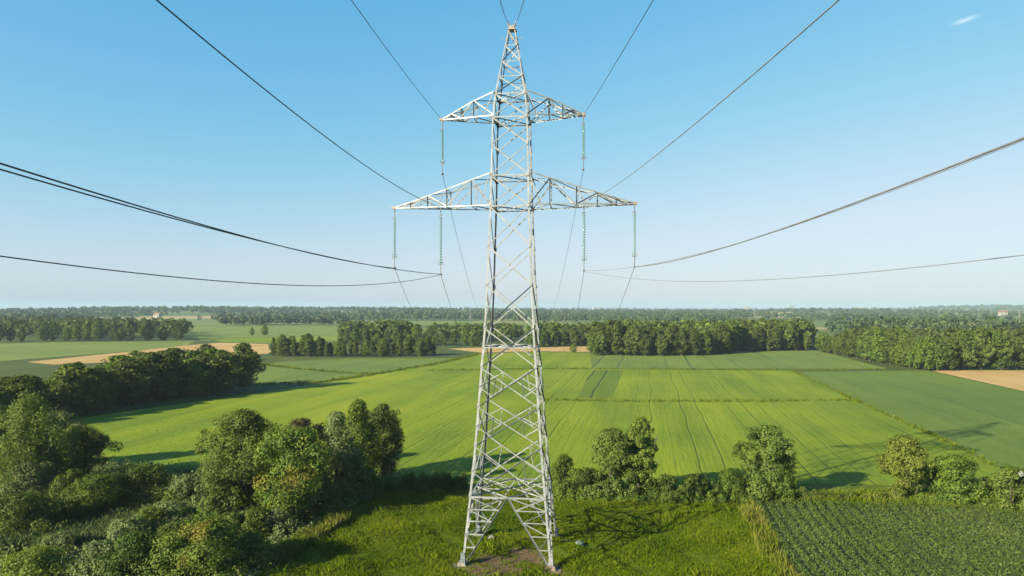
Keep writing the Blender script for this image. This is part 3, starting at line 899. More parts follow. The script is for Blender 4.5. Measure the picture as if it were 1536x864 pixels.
# spire
for i in range(12, 16):
    z0, z1 = LV[i], LV[i + 1]
    mb = MB()
    for fi, (a, b, nrm) in enumerate(faces):
        A0, B0, A1, B1 = cor(*a, z0), cor(*b, z0), cor(*a, z1), cor(*b, z1)
        if (i + fi // 2) % 2 == 0: mb.angle(A0, B1, .085, hint=nrm)
        else: mb.angle(B0, A1, .085, hint=nrm)
        if fi == 0: mb.angle(B0, A1, .09, hint=nrm, flip=-1)
        mb.angle(A0, B0, .06, hint=(0, 0, -1))
    mb.build("spire_bracing", M['steel_brace'], tower)
pk = MB()
pk.box((0, 0, 46.82), (.80, .80, .10)); pk.box((0, 0, 47.02), (.48, .4, .34))
for sx in (-1, 1):
    pk.angle((sx * .2, 0, 47.15), (sx * .40, -.1, 47.6), .09)
pk.angle((-.5, 0, 47.25), (.5, 0, 47.25), .07)
pk.angle((-1.0, -.25, 46.0), (1.0, -.25, 46.0), .05)
pk.build("peak_bracket", M['rusty'], tower)

# crossarms: two trusses meeting at the tip, on each side
def crossarm(side, L, zb, zt, knees, name="crossarm"):
    h0 = hw((zb + zt) / 2)
    tip = (side * L, 0, zb + .10)
    root_e = empty(name, (0, 0, 0)); root_e.parent = tower
    ch = MB(); br = MB()
    def top(s):   # top chord: slightly bowed line from the tower's corner to the tip
        ks = [0] + [k[0] for k in knees] + [1]; vs = [1] + [k[1] for k in knees] + [0]
        return float(np.interp(s, ks, vs))
    def pt(s, sy, up):
        x = side * (h0 + (L - h0) * s)
        y = sy * (h0 * (1 - s) + .10 * s)
        z = zb + .10 * s
        if up: z = z + (zt - zb) * top(s) * (1 - .0 * s) + .06
        return (x, y, z)
    S = [0] + [k[0] for k in knees] + [1]
    n = len(S)
    for sy in (-1, 1):
        for i in range(n - 1):
            ch.angle(pt(S[i], sy, 0), pt(S[i + 1], sy, 0), .10, hint=(0, -sy, 0))
            ch.angle(pt(S[i], sy, 1), pt(S[i + 1], sy, 1), .10, hint=(0, -sy, 0))
        for i in range(n - 1):
            if i > 0:
                br.angle(pt(S[i], sy, 0), pt(S[i], sy, 1), .09, hint=(0, sy, 0))
            sm = (S[i] + S[i + 1]) / 2
            if i < n - 2:
                if i % 2 == 0:
                    br.angle(pt(S[i], sy, 0), pt(S[i + 1], sy, 1), .10, hint=(0, sy, 0))
                    br.angle(pt(S[i], sy, 1), pt(sm, sy, 0), .07, hint=(0, sy, 0))
                else:
                    br.angle(pt(S[i], sy, 1), pt(S[i + 1], sy, 0), .10, hint=(0, sy, 0))
            else:
                br.angle(pt(S[i], sy, 1), pt(sm, sy, 0), .08, hint=(0, sy, 0))
    for i in range(n):
        br.angle(pt(S[i], -1, 0), pt(S[i], 1, 0), .09); br.angle(pt(S[i], -1, 1), pt(S[i], 1, 1), .08)
        if i < n - 1:
            a, b = (-1, 1) if i % 2 else (1, -1)
            br.angle(pt(S[i], a, 0), pt(S[i + 1], b, 0), .08); br.angle(pt(S[i], a, 1), pt(S[i + 1], b, 1), .07)
    ch.build("chord", M['steel'], root_e); br.build("brace", M['steel_brace'], root_e)
    tp = MB(); tp.box((tip[0], 0, tip[2] + .05), (.34, .34, .24)); tp.box((tip[0] - side * .05, 0, tip[2] - .16), (.10, .22, .2))
    tp.build("tip_plate", M['rusty'], root_e)
for sd in (-1, 1):
    crossarm(sd, 10.86, 31.0, 33.75, [(0.19, .80), (0.44, .54), (0.64, .34), (0.82, .16)])
    crossarm(sd, 6.4, 38.9, 40.9, [(0.38, .68), (0.62, .42), (0.82, .19)])

Rz = Matrix.Rotation(YAW, 4, 'Z')
def tw(p):
    """tower coordinates to world"""
    v = Rz @ Vector(p)
    return Vector((v.x, v.y + TY, v.z))

# ------------------------------------------------------------------ insulator strings
m, nt, out = new_mat("teal_glass")
p = N(nt, "ShaderNodeBsdfPrincipled"); p.inputs['Base Color'].default_value = (0.10, 0.20, 0.18, 1); p.inputs['Roughness'].default_value = 0.12
p.inputs['Transmission Weight'].default_value = 0.35; p.inputs['Coat Weight'].default_value = .4
nt.links.new(p.outputs[0], out.inputs[0]); M['glass'] = m
M['fitting'] = plain_mat("fitting", (0.0624, 0.0585, 0.0546), (0.1248, 0.1170, 0.1092), 5, .55, .6)
M['wire'] = plain_mat("weathered_wire", (0.0273, 0.0289, 0.0312), (0.0468, 0.0468, 0.0507), 2, .6, .4)
M['wire_pale'] = plain_mat("aluminium_wire", (0.1248, 0.1287, 0.1326), (0.1872, 0.1872, 0.1950), 2, .5, .5)

def insulator(xl, ztop, zbot, label, ndisc):
    o = tw((xl, 0, ztop))
    root = empty("insulator_string", o, YAW, label, "insulator", "glass insulator strings under the crossarms")
    L = ztop - zbot
    a, b = 0.75, L - 0.95
    hg = MB(); hg.tube([(0, 0, .1), (0, 0, -a)], .03, 6)
    hg.box((0, 0, -a + .12), (.34, .06, .06)); hg.box((0, 0, -.1), (.10, .10, .25)); hg.tube([(-.17, 0, -a + .12), (-.17, 0, -a - .12)], .02, 5)
    hg.build("hanger", M['fitting'], root)
    gd = MB()
    st = (b - a) / ndisc
    prof = []
    for k in range(ndisc):
        z = -a - k * st
        prof += [(.04, z), (.05, z - st * .25), (.15, z - st * .45), (.16, z - st * .58), (.10, z - st * .66), (.04, z - st * .72)]
    prof.append((.045, -b))
    gd.lathe(prof, sides=12)
    gd.build("glass_discs", M['glass'], root, True)
    cl = MB(); cl.tube([(0, 0, -b), (0, 0, -L)], .03, 6)
    cl.box((0, 0, -b - .05), (.42, .06, .05)); cl.tube([(.2, 0, -b - .05), (.2, 0, -b + .3)], .02, 5); cl.tube([(-.2, 0, -b - .05), (-.2, 0, -b + .3)], .02, 5)
    cl.box((0, 0, -L), (.14, .55, .12))
    cl.build("clamp", M['fitting'], root)
    return tw((xl, 0, zbot))
K = {}
K['ul'] = insulator(-6.35, 38.9, 34.15, "glass insulator string under the left tip of the short upper upper crossarm", 15)
K['ur'] = insulator(6.35, 38.9, 34.25, "glass insulator string under the right tip of the short upper upper crossarm", 15)
K['ol'] = insulator(-10.8, 31.0, 25.65, "teal insulator string at the far left tip of the long lower crossarm", 16)
K['il'] = insulator(-6.5, 31.0, 25.05, "teal insulator string midway along the left half of the lower crossarm", 17)
K['ir'] = insulator(6.4, 31.0, 25.3, "teal insulator string midway along the right half of the lower crossarm", 17)
K['or'] = insulator(10.8, 31.0, 25.6, "teal insulator string at the far right tip of the long lower crossarm", 16)

# ------------------------------------------------------------------ wires
def wire(P0, k, pts_px, label, r=0.022, ahead=None, mat='wire', cat="power line", group=None):
    """conductor towards the camera side: heads off at slope k in plan, sag fitted through what the photograph shows"""
    P0 = Vector(P0)
    T, Zs = [0.0], [P0.z]
    for (px, py) in pts_px:
        a = (px - 768.0) / F
        # P0.x + k*t = a*(P0.y - t)
        t = (a * P0.y - P0.x) / (k + a)
        y = P0.y - t
        T.append(t); Zs.append(H + (HZ - py) / F * y)
    deg = min(2, len(T) - 1)
    if deg == 2:
        A = np.vander(np.array(T), 3); wgt = np.ones(len(T)); wgt[0] = 30
        co = np.linalg.lstsq(A * wgt[:, None], np.array(Zs) * wgt, rcond=None)[0]
    else:
        co = np.polyfit(T, Zs, 1)
        # a light sag
        co = np.array([0.0004, co[0] - 0.0004 * T[-1], Zs[0]])
    tm = P0.y + 25
    pts = [(P0.x + k * t, P0.y - t, float(np.polyval(co, t))) for t in np.linspace(0, tm, 70)]
    mb = MB(); mb.tube(pts, r, 6)
    o = mb.build("power_line", M[mat], None, True)
    return tag(o, label, cat, group)
G1 = "wires running from the pylon towards the viewer"
wire(tw((-6.6, 0, 31.15)), -.06, [(440, 168), (235, 0)], "dark wire rising from the left half of the lower crossarm", .024, group=G1)
wire(tw((-6.4, 0, 39.05)), -.05, [(600, 100), (527, 0)], "thin wire climbing from the left tip of the upper crossarm", .018, group=G1)
wire(tw((-.38, 0, 47.55)), -.004, [(750, 0)], "thin earth wire left of the two rising from the pylon's peak", .018, group=G1)
wire(tw((.38, 0, 47.55)), .004, [(786, 0)], "thin earth wire right of the two rising from the pylon's peak", .018, group=G1)
wire(tw((6.4, 0, 39.05)), .0, [(925, 92), (980, 0)], "thin wire climbing from the right tip of the upper crossarm", .018, group=G1)
wire(tw((8.2, 0, 32.15)), .0, [(1085, 150), (1258, 0)], "grey wire rising from the right half of the lower crossarm", .022, mat='wire_pale', group=G1)
wire(K['ol'], -.05, [(300, 336), (0, 245)], "thick black conductor from the far left insulator, upper of a close pair", .026, group=G1)
wire(K['il'], -.20, [(586, 401), (300, 342), (0, 251)], "thick black conductor from the inner left insulator, lower of a close pair", .026, group=G1)
wire(K['il'] + Vector((0, .15, -.02)), -.205, [(590, 427), (300, 413), (0, 389)], "slack nearly level wire leaving the inner left insulator for the left edge", .020, group=G1)
wire(K['or'], .0, [(1200, 334), (1536, 207)], "thick grey conductor from the far right insulator, upper of a close pair", .030, mat='wire_pale', group=G1)
wire(K['ir'], .20, [(955, 399), (1200, 337), (1536, 209)], "grey conductor from the inner right insulator, lower of a close pair", .014, mat='wire_pale', group=G1)
wire(K['ir'] + Vector((0, .15, -.02)), .205, [(980, 421), (1250, 411), (1536, 384)], "faint slack wire leaving the inner right insulator for the right edge", .013, mat='wire_pale', group=G1)
def wire_back(P0, s, slope, label, r=.020, T=300):
    P0 = Vector(P0)
    pts = [(P0.x + s * t, P0.y + t, P0.z - slope * t + slope / 420.0 * t * t) for t in np.linspace(0, T, 70)]
    mb = MB(); mb.tube(pts, r, 6)
    tag(mb.build("power_line", M['wire'], None, True), label, "power line", "wires running from the pylon into the distance")
wire_back(K['ol'], -.096, .135, "thin wire dropping behind from the far left insulator towards the woods")
wire_back(K['il'], -.05, .135, "thin wire dropping behind from the inner left insulator towards the woods")
wire_back(K['ul'], -.025, .14, "thin wire falling from the upper left insulator past the lower crossarm")
wire_back(K['ur'], .04, .14, "thin wire falling from the upper right insulator past the lower crossarm")
wire_back(K['ir'], .077, .135, "thin wire dropping behind from the inner right insulator towards the woods")
wire_back(K['or'], .11, .135, "thin wire dropping behind from the far right insulator towards the woods")

# ------------------------------------------------------------------ odds and ends by the pylon
M['white_sack'] = plain_mat("pale_sack", (0.06, 0.075, 0.085), (0.15, 0.17, 0.18), 6, .6, bump=.5)
def lump(name, label, px, py, s, seed, mat, cat):
    bm = bmesh.new(); bmesh.ops.create_icosphere(bm, subdivisions=3, radius=1)
    rr = random.Random(seed)
    ph = [rr.uniform(0, 6) for _ in range(4)]
    for v in bm.verts:
        k = 1 + .22 * math.sin(3 * v.co.x + ph[0]) + .18 * math.sin(4 * v.co.y + ph[1]) + .14 * math.sin(5 * v.co.z + 2 * v.co.x + ph[2])
        v.co = Vector((v.co.x * s[0] * k, v.co.y * s[1] * k, max(v.co.z, -.35) * s[2] * k))
    me = bpy.data.meshes.new(name); bm.to_mesh(me); bm.free()
    for f in me.polygons: f.use_smooth = True
    o = link(name, me, mat)
    x, y = at(px, py); o.location = (x, y, float(mead(x, y)) + s[2] * .3)
    return tag(o, label, cat)
lump("pale_sack", "pale sack lying in the grass right of the pylon's rear foot", 868, 822, (.5, .3, .26), 1, M['white_sack'], "sack")
lump("pale_sack", "smaller bluish sack touching the pylon's rear right foot", 846, 817, (.35, .25, .22), 2, M['white_sack'], "sack")
lump("stone", "grey stone in the grass between the pylon's left legs", 737, 812, (.45, .35, .3), 3, M['concrete'], "stone")

# ------------------------------------------------------------------ near trees and bushes
def near(name, label, cat, px, py, top, wpx, kind, mat, seed, **kw):
    x, y = at(px, py)
    mpp = y / F
    h = (py - top) * mpp; w = wpx * mpp
    return make_tree(name, label, cat, (x, y, 0.0), h, w, kind, mat, seed, **kw)
T_ = [
 # left cluster
 ("willow_tree", "pale olive weeping willow at the left edge, tallest of its cluster", 45, 742, 606, 118, 'weep', 'leaf_olive', 1, {}),
 ("dark_tree", "dark bushy tree on the right of the left edge cluster", 112, 722, 640, 92, 'round', 'leaf_dark', 2, {}),
 ("slender_tree", "slender light green tree in front of the dark bushy one", 68, 738, 648, 48, 'tall', 'leaf_bright', 3, {}),
 ("broadleaf_tree", "grey green tree peeping out behind the willow and dark bushy tree", 92, 702, 618, 70, 'round', 'leaf_grey', 4, {}),
 ("broadleaf_tree", "dark broadleaf tree half cut by the left edge behind the willow", -10, 712, 610, 90, 'round', 'leaf_dark', 5, {}),
 # centre left clump
 ("willow_tree", "tall upright olive willow, leftmost tree of the central left clump", 362, 775, 616, 120, 'tall', 'leaf_olive', 6, dict(dens=1.1)),
 ("broadleaf_tree", "full mid green tree with a yellow patch beside the upright willow", 438, 785, 640, 118, 'round', 'leaf_mixed', 7, dict(base=.4)),
 ("broadleaf_tree", "grey green tree in the middle of the central left clump", 505, 752, 618, 100, 'cone', 'leaf_grey', 8, dict(base=.4)),
 ("broadleaf_tree", "tallest dark tree near the right end of the central left clump", 538, 730, 600, 90, 'cone', 'leaf_mid', 9, dict(base=.3)),
 ("dark_tree", "dark round tree closing the central left clump on the right", 575, 714, 606, 66, 'round', 'leaf_dark', 10, dict(base=.3)),
 ("brown_tree", "small reddish brown tree peeking between willow and grey green tree", 455, 704, 628, 62, 'round', 'leaf_brown', 11, {}),
 # right of the pylon
 ("dark_tree", "dark olive round tree, left of the touching pair right of the pylon", 918, 748, 643, 74, 'bush', 'leaf_olive', 12, dict(dens=1.4)),
 ("poplar_tree", "taller lighter tree, right of the touching pair right of the pylon", 957, 745, 626, 62, 'bush', 'leaf_yellow', 13, dict(lean=(.4, 0), ragged=.16, dens=1.4)),
 ("birch_tree", "lone ragged tree with pale leaves leaning right above the hedge", 1143, 750, 638, 92, 'bush', 'leaf_olive', 14, dict(lean=(.7, 0), ragged=.25, dens=1.25)),
 ("maple_tree", "yellow olive round tree with a pale trunk at the hedge's end", 1359, 750, 654, 76, 'vase', 'leaf_yellow', 15, dict(bark='bark_pale', ragged=.2, base=1.3, r0=.22, dens=1.3)),
 ("dark_tree", "broad dark olive bushy tree right of the yellow olive one", 1434, 757, 682, 96, 'bush', 'leaf_mid', 16, {}),
 ("conical_tree", "small pointed dark tree between the yellow olive and bushy trees", 1409, 752, 684, 34, 'cone', 'leaf_dark', 17, {}),
]
for (nm, lb, px, py, top, wpx, kd, mt, sd, kw) in T_:
    near(nm, lb, "tree", px, py, top, wpx, kd, mt, sd, **kw)
GB = "bushes of the left scrub"
GH = "bushes along the hedge line right of the pylon"
GS = "bushes below the central left clump"
B_ = [
 ("dark bush with a yellowish top at the left edge below the willow", 35, 805, 742, 140, 'leaf_dark', 21, GB),
 ("rounded mid green bush right of the yellow topped dark bush", 148, 778, 712, 105, 'leaf_mid', 22, GB),
 ("dark bush at the edge of the bright field, rightmost of the scrub's back row", 215, 764, 698, 92, 'leaf_dark', 23, GB),
 ("grey green bush at the willow's foot", 45, 752, 692, 70, 'leaf_grey', 24, GB),
 ("shadowed low bush between the dark tree and the round bush", 110, 755, 705, 60, 'leaf_mid', 25, GB),
 ("yellow green bush in the bottom left corner", 48, 878, 826, 105, 'leaf_yellow', 26, GB),
 ("pale grey green shrub at the bottom edge beside the corner bush", 150, 876, 812, 90, 'leaf_grey', 27, GB),
 ("dark grey bush at the bottom edge left of the big one", 205, 876, 800, 100, 'leaf_dark', 28, GB),
 ("biggest dark bush with yellow sprays at the bottom edge", 305, 872, 778, 165, 'leaf_mixed', 29, GB),
 ("yellow green shrub above the big bottom bush", 225, 800, 762, 60, 'leaf_yellow', 30, GB),
 ("pale willow shrub at the foot of the upright willow", 285, 770, 712, 66, 'leaf_grey', 31, GB),
 ("small olive shrub left of the upright willow", 318, 790, 742, 56, 'leaf_olive', 32, GB),
 ("low olive bush beneath the reeds' right end", 345, 812, 770, 70, 'leaf_olive', 33, GB),
 ("bright yellow sprig bush between reeds and bright field", 258, 775, 735, 40, 'leaf_bright', 34, GB),
 ("pale grey green scrub bush topping the reeds near the bright field", 250, 790, 752, 62, 'leaf_grey', 71, GB),
 ("grey green scrub bush in the middle of the reeds", 190, 815, 778, 74, 'leaf_grey', 72, GB),
 ("low grey green scrub bush at the reeds' left end", 90, 835, 800, 80, 'leaf_grey', 73, GB),
 ("olive scrub bush between the reeds and the big bottom bush", 262, 822, 784, 66, 'leaf_olive', 74, GB),
 ("yellow green scrub bush behind the big bottom bush, nearest the dry grass", 378, 848, 800, 70, 'leaf_yellow', 75, GB),
 ("light scrub bush left of the upright willow, against the bright field", 296, 748, 716, 46, 'leaf_bright', 76, GB),
 ("soft grey bush tucked between the yellow patched tree and the dry grass", 415, 806, 764, 56, 'leaf_grey', 77, GS),
 ("low dark bush in front of the upright willow", 385, 810, 762, 66, 'leaf_mid', 35, GS),
 ("small shadowed bush right of the yellow patched tree", 492, 778, 735, 60, 'leaf_dark', 36, GS),
 ("dark shadowed bush right of the central left clump", 535, 745, 700, 70, 'leaf_dark', 37, GS),
 ("green bush just right of the pylon at the field edge", 846, 745, 682, 52, 'leaf_mid', 41, GH),
 ("low dark bush between the pylon and the touching pair", 880, 748, 702, 52, 'leaf_dark', 42, GH),
 ("dark bush right of the touching pair of trees", 1002, 750, 712, 56, 'leaf_olive', 43, GH),
 ("wider green bush midway to the lone ragged tree", 1048, 752, 712, 66, 'leaf_mid', 44, GH),
 ("green bush left of the lone ragged tree", 1098, 752, 704, 56, 'leaf_mid', 45, GH),
 ("bush at the right foot of the lone ragged tree", 1178, 756, 714, 52, 'leaf_mid', 46, GH),
 ("little round olive bush at the start of the low hedge", 1204, 756, 730, 22, 'leaf_olive', 47, GH),
 ("dry yellow bush at the foot of the yellow olive tree", 1344, 757, 726, 32, 'leaf_yellow', 48, GH),
 ("small dark bush right of the broad dark olive one", 1482, 752, 716, 46, 'leaf_olive', 49, GH),
 ("light green bush with white blossom near the right edge", 1520, 770, 700, 86, 'leaf_bright', 50, GH),
 ("low olive bush beside the pylon's right legs", 905, 752, 722, 40, 'leaf_olive', 51, GH),
 ("dark low bush under the lone ragged tree", 1136, 756, 716, 50, 'leaf_dark', 52, GH),
 ("yellow green bush partly cut by the right edge", 1585, 775, 712, 100, 'leaf_yellow', 53, GH),
]
for (lb, px, py, top, wpx, mt, sd, grp) in B_:
    near("bush", lb, "bush", px, py, top, wpx, 'bush', mt, sd, group=grp, extra='blossom' if 'white blossom' in lb else None, leaf=0.105)

# low hedges: left one dark in the shade, right one yellow green
def hedge(name, label, pts_px, h, w, mat, seed, leaf=.105):
    rg = np.random.default_rng(seed)
    pw = [np.array(at(*p)) for p in pts_px]
    Ps, Ns = [], []
    for a, b in zip(pw[:-1], pw[1:]):
        L = np.linalg.norm(b - a)
        n = max(int(L / .42), 2)
        for k in range(n):
            t = (k + rg.uniform()) / n
            c = a * (1 - t) + b * t
            hh = h * rg.uniform(.6, 1.2); ww = w * rg.uniform(.6, 1.15) / 2
            q = int(300 * hh * w)
            d = rg.normal(size=(q, 3)); d /= np.linalg.norm(d, axis=1, keepdims=True); d[:, 2] = abs(d[:, 2])
            rr = rg.uniform(.2, 1.05, q)[:, None] ** .5
            Ps.append(np.array([c[0], c[1], 0]) + rg.normal(size=3) * [.25, w * .18, 0] + d * rr * np.array([ww, ww, hh]))
            nn = d * .8 + rg.normal(size=(q, 3)) * .5 + [0, 0, .2]; Ns.append(nn / np.linalg.norm(nn, axis=1, keepdims=True))
    V, Q = leaf_quads(np.concatenate(Ps), np.concatenate(Ns), leaf, rg)
    tag(link(name, mesh_np(name, V, Q), M[mat]), label, "hedge")
hedge("hedge", "dark hedge in the shade left of the pylon", [(590, 742), (640, 738), (700, 736)], 2.2, 1.8, 'leaf_dark', 61)
hedge("hedge", "low yellow green hedge between the lone ragged tree and the yellow olive tree", [(1208, 756), (1275, 755), (1345, 757)], 1.5, 1.7, 'leaf_bright', 62)
hedge("hedge", "low green hedge running from the pylon to the lone ragged tree", [(830, 752), (950, 754), (1060, 755), (1120, 757)], 1.5, 2.0, 'leaf_mid', 63)
hedge("hedge", "scrubby hedge at the right edge below the dark olive trees", [(1370, 760), (1450, 764), (1600, 778)], 1.3, 1.8, 'leaf_bright', 64)

# ------------------------------------------------------------------ woods: single trees copied from a few kinds
def proto(seed, h, w, kind, mat, leaf, dens=1.0, base=None, nclump=None):
    return make_tree("woodland_tree", "woodland tree", "tree", (0, 0, 0), h, w, kind, M and mat, seed, leaf=leaf * .8, dens=dens * 1.1, base=base * .55, nclump=nclump, r0=.18, ragged=.22)
PR = [proto(101, 13, 8.0, 'round', 'leaf_wood', .42, 1.0, 1.8), proto(102, 14, 7.0, 'tall', 'leaf_wood', .42, 1.0, 1.8),
      proto(103, 12, 7.5, 'round', 'leaf_mid', .42, 1.0, 1.5), proto(104, 14, 6.0, 'cone', 'leaf_wood', .42, 1.0, 1.5),
      proto(105, 13, 7.0, 'vase', 'leaf_olive', .42, 1.0, 2.5), proto(106, 13, 8.0, 'round', 'leaf_dark', .42, 1.0, 1.0)]
PH = [13, 14, 12, 14, 13, 13]
used = set()
rt = random.Random(5)
def plant(x, y, h, which, label, group, wide=1.0, z=0.0):
    s = h / PH[which]
    sc = (s * wide * rt.uniform(.85, 1.3), s * wide * rt.uniform(.85, 1.3), s)
    rz = rt.uniform(0, 6.28)
    if which not in used:
        used.add(which); o = PR[which]
        o.location = (x, y, z); o.rotation_euler = (0, 0, rz); o.scale = sc; o["label"] = label; o["group"] = group
        return o
    return copy_tree(PR[which], (x, y, z), rz, sc, label, group)

COUNT = [0]
def wood(edge_px, back, rows, spacing, h, kinds, label, group, jit=.3, wide=1.0):
    """trees along the edge line, then further rows in the direction back"""
    pw = [np.array(at(*p)) for p in edge_px]
    for r in range(rows):
        off = np.array(back) * r
        for a, b in zip(pw[:-1], pw[1:]):
            L = np.linalg.norm(b - a); n = max(int(round(L / spacing)), 1)
            for k in range(n):
                t = (k + .5 * (r % 2) + rt.uniform(-jit, jit)) / n
                p_ = a * (1 - t) + b * t + off + np.array([rt.uniform(-1, 1), rt.uniform(-1, 1)]) * spacing * .25
                hh = h * rt.choice((.72, .86, .95, 1.0, 1.06, 1.12)) * rt.uniform(.95, 1.05) * (1 + .03 * r) * (1 + .13 * math.sin(p_[0] / 13.0 + p_[1] / 31.0) + .07 * math.sin(p_[0] / 5.1))
                plant(p_[0], p_[1], hh, rt.choice(kinds), label, group, wide)
                COUNT[0] += 1
wood([(362, 586), (300, 592), (225, 602), (185, 608)], (-5.0, 3.2), 3, 5.2, 11.4, [0, 2, 5, 5, 0],
     "dark broadleaf tree in the wood left of the bright field", "trees of the dark wood on the left", wide=1.25)
wood([(182, 609), (150, 614), (98, 625)], (-5.0, 3.2), 3, 5.2, 9.8, [0, 2, 5, 5, 2],
     "dark broadleaf tree in the wood left of the bright field", "trees of the dark wood on the left", wide=1.25)
wood([(95, 626), (0, 640), (-90, 655)], (-5.0, 3.2), 2, 5.2, 8.6, [0, 2, 5, 5],
     "dark broadleaf tree in the wood left of the bright field", "trees of the dark wood on the left", wide=1.25)
wood([(890, 533), (975, 534), (1060, 533), (1105, 527), (1222, 525)], (2, 7.5), 3, 5.6, 13.0, [0, 1, 2, 3, 4],
     "tall tree in the wood behind the blue green field", "trees of the wood in the middle distance")
wood([(1232, 527), (1300, 540), (1388, 556), (1540, 554), (1640, 554)], (7, 3.5), 2, 5.4, 11.3, [0, 1, 4, 4, 2],
     "pale olive tree in the wood along the ripe field at right", "trees of the wood on the right")
wood([(408, 534), (480, 535), (560, 535), (655, 534)], (1, 5), 2, 4.2, 8.3, [1, 3, 2, 5],
     "slim tree in the row behind the left blue green field", "trees of the row left of the pylon", wide=1.05)
wood([(514, 516), (560, 518), (640, 518), (725, 520)], (0, 7), 1, 6.5, 10, [0, 2, 5, 1],
     "dark tree in the belt behind the small tan field", "trees of the belt behind the pylon")
wood([(800, 521), (885, 519)], (0, 7), 2, 6.0, 10.5, [0, 2, 1, 3],
     "dark tree just right of the pylon beyond the tan field", "trees of the belt behind the pylon")
wood([(0, 513), (80, 512), (180, 512), (286, 510)], (0, 8), 1, 7.0, 12, [0, 2, 5],
     "tree in the far wood behind the pale green field", "trees of the far left wood")
for (px, py, h, lb) in ((378, 503, 6.5, "left small tree of the pair standing alone in the far green field"), (397, 503, 9, "taller tree of the pair standing alone in the far green field"),
                        (860, 529, 4.2, "small lone bush like tree at the front of the tan field behind the pylon"), (366, 541, 5, "low tree just beyond the right end of the dark left wood")):
    x, y = at(px, py); plant(x, y, h, 2, lb, None)
    COUNT[0] += 1
print("woodland trees", COUNT[0])

# ------------------------------------------------------------------ far woods: one mass each
def far_wood(name, label, pts, size, mat='leaf_far', seed=0, nl=70, wide=1.0):
    """pts (n,4): x, y, z, height of each crown"""
    rg = np.random.default_rng(seed)
    n = len(pts)
    ids = np.repeat(np.arange(n), nl)
    d = rg.normal(size=(n * nl, 3)); d /= np.linalg.norm(d, axis=1, keepdims=True)
    d[:, 2] = d[:, 2] * .75 + .25
    h = pts[ids, 3]; w = h * .36 * wide * np.repeat(rg.uniform(.8, 1.3, n), nl)
    lob = 1 + .25 * np.sin(d[:, 0] * 5 + ids) * np.sin(d[:, 2] * 6 + ids * 1.7)
    P = pts[ids, :3] + np.stack([d[:, 0] * w * lob, d[:, 1] * w * lob, h * .52 + d[:, 2] * h * .5 * lob], 1)
    Nn = d + rg.normal(size=d.shape) * .5; Nn /= np.linalg.norm(Nn, axis=1, keepdims=True)
    V, Q = leaf_quads(P, Nn, 1.0, rg, .8)
    c = np.repeat(P, 4, 0)
    V = c + (V - c) * np.repeat(h * size, 4)[:, None]
    tag(link(name, mesh_np(name, V, Q), M[mat]), label, "wood", kind='stuff')
rg = np.random.default_rng(77)
def belt(px0, px1, y0, y1, h, n):
    yy = rg.uniform(y0, y1, n); px = rg.uniform(px0, px1, n)
    xx = (px - 768) / F * yy
    return np.stack([xx, yy, hill(xx, yy), h * rg.uniform(.75, 1.2, n)], 1)
def patches(px0, px1, y0, y1, h, count, per, wx=(60, 220), wy=(25, 90)):
    """separate woods with open land between them"""
    out = []
    for _ in range(count):
        yc = y0 * (y1 / y0) ** rg.uniform(); pc = rg.uniform(px0, px1)
        xc = (pc - 768) / F * yc
        sx_, sy_ = rg.uniform(*wx) * (yc / 1200) ** .5, rg.uniform(*wy) * (yc / 1200) ** .5
        a = rg.uniform(0, 6.28, per); q = rg.uniform(0, 1, per) ** .5
        xx = xc + sx_ * q * np.cos(a); yy = yc + sy_ * q * np.sin(a)
        out.append(np.stack([xx, yy, hill(xx, yy), h * rg.uniform(.75, 1.0) * rg.uniform(.75, 1.2, per)], 1))
    return np.concatenate(out)
far_wood("distant_wood", "wooded depth behind the front trees of the middle distance wood", np.concatenate([belt(905, 1215, 352, 470, 11.5, 300)]), .085, 'leaf_wood', 1, 260)
far_wood("distant_wood", "wooded depth behind the front trees of the right wood", np.concatenate([belt(1260, 1750, 345, 430, 8.5, 260), belt(1420, 1800, 262, 345, 9.5, 200)]), .085, 'leaf_wood', 2, 260)
far_wood("distant_wood", "wooded depth behind the far left wood", belt(-320, 284, 470, 640, 11, 260), .095, 'leaf_wood', 3, 160)
far_wood("distant_wood", "wooded depth behind the pylon", np.concatenate([belt(516, 612, 420, 520, 10.5, 90), belt(650, 780, 440, 560, 8.5, 80), belt(800, 880, 415, 500, 9.5, 50)]), .095, 'leaf_wood', 4, 160)
far_wood("distant_wood", "dark wood beyond the far green field on the left", np.concatenate([patches(-300, 300, 760, 1000, 12, 9, 60, (50, 110), (20, 40)), belt(330, 520, 850, 930, 10, 110)]), .12, 'leaf_far', 5, 70)
far_wood("distant_wood", "separate woods on the left half of the horizon", np.concatenate([patches(-400, 800, 1100, 2700, 12.5, 62, 60)]), .15, 'leaf_far', 6, 40)
far_wood("distant_wood", "separate woods right of the pylon below the horizon", np.concatenate([patches(800, 1900, 950, 2700, 11, 50, 55), belt(1240, 1900, 560, 680, 11, 200)]), .14, 'leaf_far', 7, 45)
far_wood("distant_wood", "last hazy forest line on the horizon", np.concatenate([patches(-500, 2000, 2700, 7600, 13, 130, 40, (150, 500), (40, 120)), belt(1380, 1900, 3200, 4000, 13, 500), belt(-500, 2000, 7000, 8200, 14, 900)]), .26, 'leaf_far', 8, 18, 1.4)

